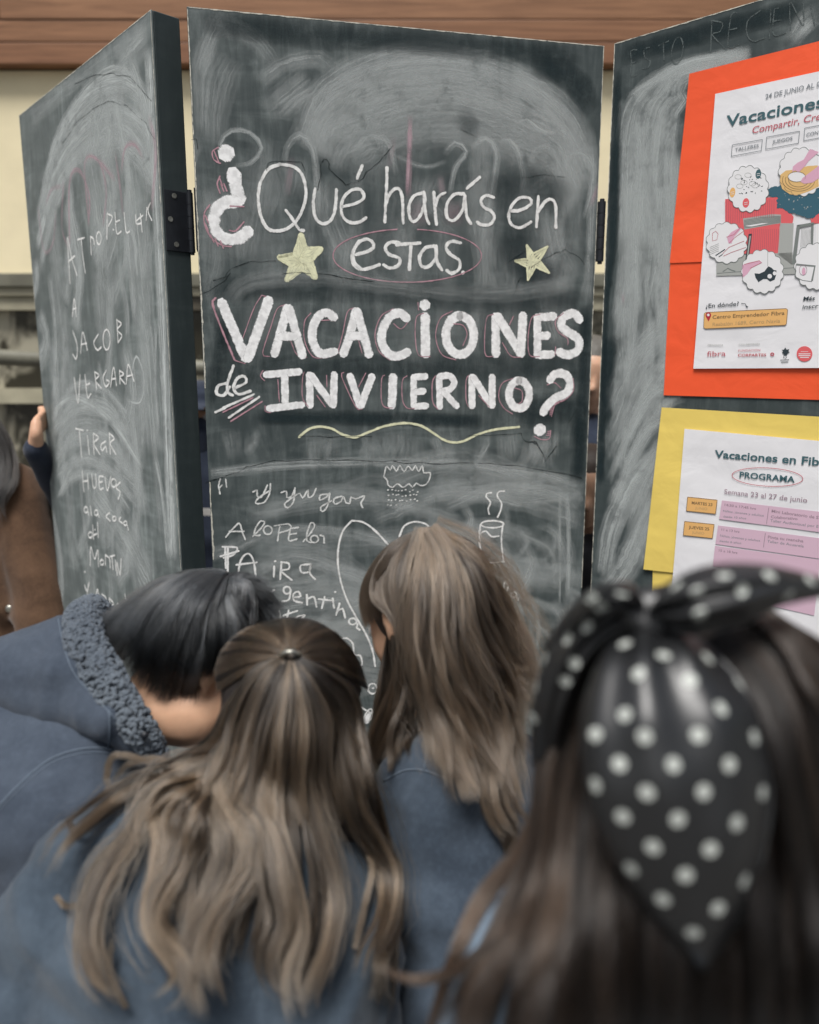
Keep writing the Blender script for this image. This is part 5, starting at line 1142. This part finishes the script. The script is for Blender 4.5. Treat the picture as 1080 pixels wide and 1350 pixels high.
hair(rA, bvA, .99, [dict(guides=gA, n=21000, clumps=8, clump=.4, wave=2.0, cj=3.4, jit=1.2, fly=7, thick=.011, lift=(.003, .010), tone=.16, tv=.6, short=.74, rad=.0002, tones=[.16, .14, .1, .05, 0, -.04, -.06, -.08, -.1, -.12]),
    dict(guides=[[(300, 768), (275, 752), (235, 762), (190, 800), (160, 850)], [(302, 768), (290, 752), (255, 765), (225, 800), (205, 860)], [(304, 768), (300, 754), (280, 775), (262, 810), (255, 870)], [(300, 764), (330, 765), (340, 790), (335, 830)]], n=900, clumps=12, clump=.7, wave=2, cj=4, fly=5, thick=.016, lift=(.006, .013), tone=.62, tv=.3, rad=.00025)], M['hairA'], seed=2)

# ------------------------------------------------------------------ girl with the long side-swept hair
rC, bC_, tC, w3C, R3C = person((.1, .86, 0), 'girl in greyish navy sweatshirt turned left, long loose brown hair', GK, V(566, 812, 1.0), (-.66, .60, -.45), (-.10, .3, .95), 1.02, V(590, 930, .99),
    (V(560, 1024, .925), V(735, 1060, 1.02)), (V(568, 1250, .90), V(760, 1250, 1.0)), (V(600, 1380, 1.05), V(700, 1350, 1.12)), (V(615, 1420, .86), V(720, 1420, .92)), M['navy'], M['skin'], body_voxel=.006, sr=.064, hip_r=.085, fold=(.016, 9, 6), torso_extra=((V(650, 1060, .95), .07),))
capC = cap_mesh(rC, w3C, R3C, 1.02, M['cap_brown'], 1.04, low=-.03, extra=(((V(600, 900, .96), .06), (V(620, 960, .95), .05), (V(580, 830, .98), .07)),))
bvC = bvh_of([tC])
seam([[(569, 965), (563, 990), (559, 1015)], [(506, 1030), (533, 1016), (559, 1016), (587, 1027), (612, 1045)]], bvC, rC, M['seam'], .0011)
bvC = bvh_of([tC, capC])
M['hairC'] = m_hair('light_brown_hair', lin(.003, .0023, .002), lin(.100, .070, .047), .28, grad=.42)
O7 = (440, 690); s7 = 2.047
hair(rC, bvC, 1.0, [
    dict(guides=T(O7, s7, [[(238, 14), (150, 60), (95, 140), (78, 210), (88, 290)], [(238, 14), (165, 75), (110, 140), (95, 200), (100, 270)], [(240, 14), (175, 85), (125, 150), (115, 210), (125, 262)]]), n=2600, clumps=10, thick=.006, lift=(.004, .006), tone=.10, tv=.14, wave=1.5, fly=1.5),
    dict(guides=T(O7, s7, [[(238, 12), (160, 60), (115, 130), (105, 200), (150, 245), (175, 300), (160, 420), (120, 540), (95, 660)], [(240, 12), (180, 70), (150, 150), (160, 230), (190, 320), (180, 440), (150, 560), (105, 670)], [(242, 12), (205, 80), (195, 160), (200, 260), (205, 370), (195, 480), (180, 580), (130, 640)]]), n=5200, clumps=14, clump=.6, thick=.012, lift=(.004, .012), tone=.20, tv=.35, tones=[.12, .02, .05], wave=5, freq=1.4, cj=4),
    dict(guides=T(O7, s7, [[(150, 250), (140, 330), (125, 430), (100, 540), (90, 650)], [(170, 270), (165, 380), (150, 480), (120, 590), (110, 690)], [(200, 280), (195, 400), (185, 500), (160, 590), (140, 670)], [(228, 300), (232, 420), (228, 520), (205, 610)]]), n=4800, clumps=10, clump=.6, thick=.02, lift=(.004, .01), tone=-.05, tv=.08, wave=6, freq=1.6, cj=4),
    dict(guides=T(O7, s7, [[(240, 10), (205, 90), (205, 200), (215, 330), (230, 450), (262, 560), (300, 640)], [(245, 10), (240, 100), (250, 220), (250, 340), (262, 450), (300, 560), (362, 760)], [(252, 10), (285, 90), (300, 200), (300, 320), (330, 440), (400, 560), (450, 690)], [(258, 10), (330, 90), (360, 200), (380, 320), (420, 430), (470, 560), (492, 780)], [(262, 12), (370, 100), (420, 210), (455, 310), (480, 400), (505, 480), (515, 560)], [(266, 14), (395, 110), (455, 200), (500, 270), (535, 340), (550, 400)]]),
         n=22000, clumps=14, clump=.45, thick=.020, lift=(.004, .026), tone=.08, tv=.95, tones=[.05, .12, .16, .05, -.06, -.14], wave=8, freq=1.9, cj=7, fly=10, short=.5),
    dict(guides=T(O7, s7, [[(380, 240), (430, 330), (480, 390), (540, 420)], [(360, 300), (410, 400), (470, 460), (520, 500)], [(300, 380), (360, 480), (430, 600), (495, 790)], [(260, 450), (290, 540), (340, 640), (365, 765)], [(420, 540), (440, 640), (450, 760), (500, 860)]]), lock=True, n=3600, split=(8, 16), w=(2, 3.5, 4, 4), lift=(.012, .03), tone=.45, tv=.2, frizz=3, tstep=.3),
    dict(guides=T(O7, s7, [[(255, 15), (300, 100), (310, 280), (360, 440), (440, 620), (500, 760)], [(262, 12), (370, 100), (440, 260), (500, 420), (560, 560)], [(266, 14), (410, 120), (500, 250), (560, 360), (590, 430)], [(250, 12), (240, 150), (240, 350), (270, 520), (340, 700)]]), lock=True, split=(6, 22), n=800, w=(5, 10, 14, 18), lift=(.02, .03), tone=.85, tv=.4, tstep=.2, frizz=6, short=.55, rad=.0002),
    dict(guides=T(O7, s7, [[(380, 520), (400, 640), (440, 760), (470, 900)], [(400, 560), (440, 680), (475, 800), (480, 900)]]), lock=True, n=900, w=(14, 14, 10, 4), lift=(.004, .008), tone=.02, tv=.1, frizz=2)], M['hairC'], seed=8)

# ------------------------------------------------------------------ girl with the half ponytail
rB, bB, tB, w3B, R3B = person((-.14, .66, 0), 'girl in a faded blue sweatshirt with wavy ash brown hair half tied back', GK, V(386, 942, .86), (.04, .86, -.46), (0, .46, .88), 1.0, V(345, 1060, .83),
    (V(168, 1128, .80), V(428, 1130, .85)), (V(10, 1320, .76), V(455, 1350, .86)), (V(-30, 1500, .88), V(430, 1450, 1.0)), (V(190, 1500, .70), V(400, 1500, .72)), M['denim'], M['skin'], sr=.070, hip_r=.095, ears=False, fold=(.026, 6.5, 9), torso_extra=((V(320, 1130, .80), .09),))
capB = cap_mesh(rB, w3B, R3B, 1.0, M['cap_dark'], 1.04, low=-.03, extra=(((V(350, 980, .83), .06), (V(330, 1060, .80), .06)), ((V(420, 980, .84), .05), (V(430, 1050, .83), .06))))
bvB = bvh_of([tB, capB])
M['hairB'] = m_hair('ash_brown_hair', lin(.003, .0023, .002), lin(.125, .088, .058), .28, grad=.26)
O6 = (60, 820); s6 = 2.16
crown = [(286, 912), (282, 884), (290, 860), (304, 842), (324, 828), (347, 820), (372, 816), (396, 816), (421, 822), (444, 834), (463, 854), (477, 878), (486, 910)]
tie = (383, 861)
gB = [[e_, ((e_[0] * .55 + tie[0] * .45), (e_[1] * .55 + tie[1] * .45) - 5), (tie[0] + (e_[0] - tie[0]) * .08, tie[1] + (e_[1] - tie[1]) * .08)] for e_ in crown]
L6 = T(O6, s6, [
 [(600, 150), (530, 250), (490, 340), (400, 410), (230, 480), (120, 560), (40, 630), (0, 740)],
 [(520, 380), (400, 430), (290, 510), (250, 600), (150, 700), (110, 850), (118, 980), (160, 1050), (248, 1078)],
 [(540, 350), (430, 430), (300, 500), (250, 620), (190, 720), (140, 850), (150, 970), (195, 1045), (242, 1080)],
 [(520, 380), (380, 420), (310, 500), (330, 620), (320, 720), (300, 860), (370, 960), (390, 1030), (310, 1105)],
 [(520, 400), (390, 460), (405, 590), (380, 700), (325, 790), (315, 880), (390, 975), (395, 1050)],
 [(560, 300), (480, 430), (495, 560), (520, 650), (470, 800), (425, 900), (405, 1000), (430, 1080), (445, 1150)],
 [(600, 250), (500, 400), (540, 520), (592, 620), (570, 720), (500, 850), (472, 960), (490, 1050), (512, 1110)],
 [(610, 330), (505, 430), (515, 500), (592, 590), (602, 680), (560, 760), (490, 850), (440, 950), (470, 1080)],
 [(630, 180), (620, 330), (600, 430), (592, 520), (640, 640), (662, 760), (680, 860), (645, 950), (655, 1030), (695, 1065)],
 [(680, 110), (690, 300), (660, 420), (652, 560), (690, 680), (720, 800), (730, 900), (690, 1000), (700, 1080), (722, 1150)],
 [(715, 130), (740, 320), (740, 460), (765, 560), (805, 700), (822, 820), (795, 950), (745, 1060), (765, 1150)],
 [(770, 180), (850, 330), (855, 450), (885, 560), (935, 640), (980, 720), (970, 850), (922, 950), (905, 1050)],
 [(800, 220), (880, 380), (925, 480), (965, 620), (995, 720), (1002, 850), (962, 960), (965, 1060), (1015, 1105)]])
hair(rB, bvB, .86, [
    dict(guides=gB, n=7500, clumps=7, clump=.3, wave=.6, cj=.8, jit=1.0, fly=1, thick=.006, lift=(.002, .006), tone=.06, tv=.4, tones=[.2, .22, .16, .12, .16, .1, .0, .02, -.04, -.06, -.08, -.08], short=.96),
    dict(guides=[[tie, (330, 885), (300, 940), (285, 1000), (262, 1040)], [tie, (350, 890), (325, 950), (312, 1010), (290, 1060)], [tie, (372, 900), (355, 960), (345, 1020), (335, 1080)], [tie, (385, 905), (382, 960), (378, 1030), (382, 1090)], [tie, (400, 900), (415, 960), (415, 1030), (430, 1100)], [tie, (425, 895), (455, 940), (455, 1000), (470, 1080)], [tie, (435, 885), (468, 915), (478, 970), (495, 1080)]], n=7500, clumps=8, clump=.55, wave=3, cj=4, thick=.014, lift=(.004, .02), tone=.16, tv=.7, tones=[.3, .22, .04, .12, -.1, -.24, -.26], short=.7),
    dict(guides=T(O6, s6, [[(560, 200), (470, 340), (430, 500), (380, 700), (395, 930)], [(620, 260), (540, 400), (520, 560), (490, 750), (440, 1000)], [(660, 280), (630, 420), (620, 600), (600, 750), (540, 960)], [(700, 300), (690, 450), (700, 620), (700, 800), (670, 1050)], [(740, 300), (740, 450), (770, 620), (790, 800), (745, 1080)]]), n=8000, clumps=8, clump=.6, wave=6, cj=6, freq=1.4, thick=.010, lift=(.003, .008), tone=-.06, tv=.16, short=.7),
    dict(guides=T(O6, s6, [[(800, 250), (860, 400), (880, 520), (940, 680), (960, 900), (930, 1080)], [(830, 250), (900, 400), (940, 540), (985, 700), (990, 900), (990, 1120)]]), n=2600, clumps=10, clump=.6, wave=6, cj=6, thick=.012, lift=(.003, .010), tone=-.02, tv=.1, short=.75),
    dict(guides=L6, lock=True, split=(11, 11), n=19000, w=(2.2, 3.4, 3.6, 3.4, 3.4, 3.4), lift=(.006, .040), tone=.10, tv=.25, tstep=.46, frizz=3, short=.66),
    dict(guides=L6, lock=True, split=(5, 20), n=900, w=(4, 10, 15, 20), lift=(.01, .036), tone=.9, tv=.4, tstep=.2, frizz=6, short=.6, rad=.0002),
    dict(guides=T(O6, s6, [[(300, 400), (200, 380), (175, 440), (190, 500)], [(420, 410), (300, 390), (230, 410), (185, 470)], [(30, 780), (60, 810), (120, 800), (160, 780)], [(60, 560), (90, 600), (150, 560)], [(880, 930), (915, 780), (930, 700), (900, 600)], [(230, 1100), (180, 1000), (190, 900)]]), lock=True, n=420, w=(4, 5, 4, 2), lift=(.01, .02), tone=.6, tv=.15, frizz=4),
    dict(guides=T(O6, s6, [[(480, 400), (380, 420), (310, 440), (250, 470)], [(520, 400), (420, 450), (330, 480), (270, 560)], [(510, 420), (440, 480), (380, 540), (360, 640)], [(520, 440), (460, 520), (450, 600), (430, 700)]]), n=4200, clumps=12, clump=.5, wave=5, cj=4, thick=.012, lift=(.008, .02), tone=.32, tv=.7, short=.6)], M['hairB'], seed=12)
A = Acc(); cc, _ = cast(bvB, *tie); c0 = V(tie[0], tie[1], cc - .012)
A.add(*tube_vf([V(x_, y_, cc - l_) for x_, y_, l_ in ((366, 868, .004), (370, 864, .012), (377, 860, .018), (386, 859, .018), (394, 862, .012), (398, 867, .004))], [.0015, .0024, .0027, .0027, .0024, .0015], 8)); A.obj('hair_elastic', M['screw'], rB, smooth=True)

# ------------------------------------------------------------------ nearest girl with the polka dot scarf
rD, bD, tD, w3D, R3D = person((.19, .42, 0), 'nearest girl with dark brown hair and a black satin scarf with white polka dots', GK, V(905, 985, .53), (-.06, .98, -.14), (0, .1, 1), 1.05, V(905, 1160, .53),
    (V(700, 1300, .50), V(1115, 1300, .52)), (V(650, 1620, .48), V(1180, 1620, .50)), (V(700, 1850, .66), V(1120, 1850, .66)), (V(800, 1950, .52), V(1010, 1950, .52)), M['denim_d'], M['skin'], sr=.058, hip_r=.09, fold=(.005, 9, 3))
capD = cap_mesh(rD, w3D, R3D, 1.05, M['cap_brown'], 1.08, low=-.04, extra=(((V(905, 1080, .49), .06), (V(905, 1250, .48), .06), (V(820, 1250, .47), .05), (V(1000, 1250, .47), .05)),))
bvD = bvh_of([tD, capD])
M['hairD'] = m_hair('dark_brown_hair', lin(.0025, .0018, .0016), lin(.048, .030, .020), .34, grad=.05)
hair(rD, bvD, .53, [
    dict(guides=[[(800, 800), (745, 900), (715, 1010), (700, 1120), (650, 1230), (590, 1370)], [(820, 820), (770, 920), (745, 1030), (735, 1150), (705, 1260), (670, 1390)], [(830, 840), (800, 940), (780, 1060), (775, 1180), (765, 1290), (760, 1400)], [(860, 850), (850, 1000), (850, 1150), (850, 1280), (850, 1400)], [(900, 850), (920, 1000), (935, 1150), (940, 1290), (930, 1400)], [(930, 840), (985, 960), (1015, 1100), (1020, 1250), (1010, 1400)], [(960, 830), (1040, 930), (1070, 1080), (1085, 1240), (1085, 1400)], [(980, 810), (1080, 880), (1120, 1050), (1150, 1240), (1160, 1400)]], n=11000, clumps=9, clump=.55, wave=8, cj=9, jit=3, fly=8, freq=1.2, thick=.02, lift=(.003, .014), tone=.06, tv=.3, tones=[.26, .22, .06, -.04, -.04, -.02, .06, .12], rad=.00028, short=.88),
    dict(guides=[[(960, 790), (1020, 840), (1060, 900), (1100, 980)], [(990, 790), (1040, 820), (1085, 850), (1130, 900)]], n=1500, clumps=16, clump=.5, thick=.012, lift=(.01, .016), tone=.38, tv=.25, rad=.0003),
    dict(guides=[[(735, 1030), (720, 1120), (680, 1200), (620, 1270), (545, 1292), (500, 1272)], [(745, 1060), (730, 1160), (690, 1230), (630, 1290), (600, 1400)], [(720, 1040), (690, 1120), (640, 1180), (600, 1260), (560, 1380)]], lock=True, n=650, w=(10, 12, 12, 9, 7, 3), lift=(.01, .015), tone=1.2, tv=.2, rad=.0003, frizz=3)], M['hairD'], seed=21)

# scarf
def m_satin():
    t = NT('black_satin'); co = t.coords(); n = t.noise(co, 22, 3, .5); c = t.mix(n, lin(.003, .0035, .004), lin(.007, .0075, .009))
    b = t.bsdf(c, t.math('ADD', .38, t.math('MULTIPLY', n, .14)), .6, bump=t.noise(co, 45, 3, .5), bstr=.25, bdist=.002)
    b.inputs['IOR'].default_value = 1.65; return t.m
M['satin'] = m_satin(); M['dot'] = m_plain('printed_white_dot', lin(.44, .46, .43), .5, .4, .04, 60, .1)
sc = empty('hair_scarf', V(850, 805, .44), 'black satin polka dot scarf tied in the nearest girl\'s dark hair', 'scarf')
def petal(name, left, right, dep, bulge, nu=26, nv=30, seed=0, ruff=.004, tuck=.0):
    Lc, Rc = catmull(left, 4), catmull(right, 4)
    rs = lambda C, n: np.stack([np.interp(np.linspace(0, 1, n), np.linspace(0, 1, len(C)), C[:, k]) for k in (0, 1)], 1)
    Lc, Rc = rs(Lc, nv), rs(Rc, nv); vs, fs = [], []
    for j in range(nv):
        t = j / (nv - 1)
        for i in range(nu):
            u = i / (nu - 1); x, y = Lc[j] * (1 - u) + Rc[j] * u; prof = math.sqrt(max(0, 1 - (2 * u - 1) ** 2)) * (math.sin(math.pi * min(1, .12 + t * .88)) ** .5)
            fold = ruff * (1 - t) ** 1.5 * math.sin(u * 17 + seed) + ruff * .5 * mnoise.noise(Vector((x * .02, y * .012, seed)))
            d = np.interp(t, np.linspace(0, 1, len(dep)), dep) - bulge * prof - fold; vs.append(V(x, y, d))
    k = len(vs); cen = V(905, 985, .53)
    for v in list(vs): vs.append(v + (v - CAM).normalized() * .0016)
    for j in range(nv - 1):
        for i in range(nu - 1):
            a = j * nu + i; fs.append((a, a + 1, a + nu + 1, a + nu)); fs.append((k + a, k + a + nu, k + a + nu + 1, k + a + 1))
    for j in range(nv - 1):
        for e_ in (0, nu - 1): a = j * nu + e_; fs.append((a, a + nu, a + nu + k, a + k))
    for i in range(nu - 1):
        for e_ in (0, (nv - 1) * nu): a = e_ + i; fs.append((a, a + 1, a + 1 + k, a + k))
    return mesh_obj(name, vs, fs, M['satin'], sc, smooth=True)
tail = petal('scarf_tail', [(842, 812), (800, 850), (768, 930), (768, 1020), (795, 1110), (850, 1200), (922, 1278)], [(868, 812), (930, 846), (992, 920), (1020, 1010), (1014, 1110), (985, 1200), (934, 1280)], (.470, .428, .411, .405, .402, .400, .399), .032, seed=1)
lobe1 = petal('scarf_wrap', [(846, 786), (782, 792), (728, 848), (702, 925), (700, 1010)], [(858, 820), (818, 850), (786, 885), (756, 950), (738, 1030)], (.448, .455, .468, .485, .505), .02, seed=2, ruff=.006)
lobe2 = petal('scarf_bow', [(852, 800), (872, 774), (930, 746), (1010, 744), (1110, 768)], [(858, 816), (905, 838), (975, 826), (1030, 800), (1115, 782)], (.44, .425, .425, .44, .46), .022, seed=3, ruff=.006)
lobe3 = petal('scarf_bow', [(850, 790), (830, 768), (792, 770), (750, 800), (716, 850)], [(852, 806), (820, 806), (790, 812), (762, 836), (726, 876)], (.44, .435, .445, .46, .475), .018, seed=5, ruff=.005)
F_ = Flesh(); F_.hull((V(838, 806, .440), .012), (V(858, 822, .436), .012), (V(872, 800, .438), .011)); knot = F_.build('scarf_knot', M['satin'], sc, .003, 4, (.0022, 60, 3))
bvS = bvh_of([tail, lobe1, lobe2, lobe3, knot])
dots = [(785, 968), (850, 971), (921, 969), (995, 972), (817, 1007), (888, 1008), (962, 1008), (785, 1035), (853, 1045), (928, 1044), (1006, 1045), (821, 1077), (894, 1080), (972, 1085), (861, 1117), (937, 1120), (832, 1146), (904, 1154), (982, 1162), (874, 1186), (947, 1198), (914, 1230),
 (919, 780), (923, 809), (955, 759), (979, 778), (1015, 759), (1068, 765), (824, 849), (875, 864), (933, 867), (842, 888), (910, 897), (975, 901), (951, 934), (757, 874), (745, 898), (728, 826), (774, 826), (779, 788), (820, 783), (719, 868), (707, 905), (704, 947), (824, 942), (892, 772), (792, 800), (1040, 785), (748, 842)]
A = Acc()
for x, y in dots:
    d, n_ = cast(bvS, x, y)
    if d is None: continue
    p = V(x, y, d); n_ = n_ if n_.dot(CAM - p) > 0 else -n_; tx = n_.cross(Z).normalized(); ty = n_.cross(tx); ring = []
    for rr in (1.0, .5):
        for k in range(14):
            a = k / 14 * 6.2832; q = p + (tx * math.cos(a) + ty * math.sin(a)) * .0037 * rr
            r_ = (q - CAM); h = bvS.ray_cast(CAM, r_.normalized()); q2 = (h[0] if h[0] is not None and (h[0] - q).length < .006 else q); ring.append(q2 - r_.normalized() * .0006)
    b = len(A.v); A.v += ring + [p - (p - CAM).normalized() * .0006]
    for k in range(14): A.f.append((b + k, b + (k + 1) % 14, b + 14 + (k + 1) % 14, b + 14 + k)); A.f.append((b + 14 + k, b + 14 + (k + 1) % 14, b + 28))
A.obj('polka_dots', M['dot'], tail, kind='stuff')
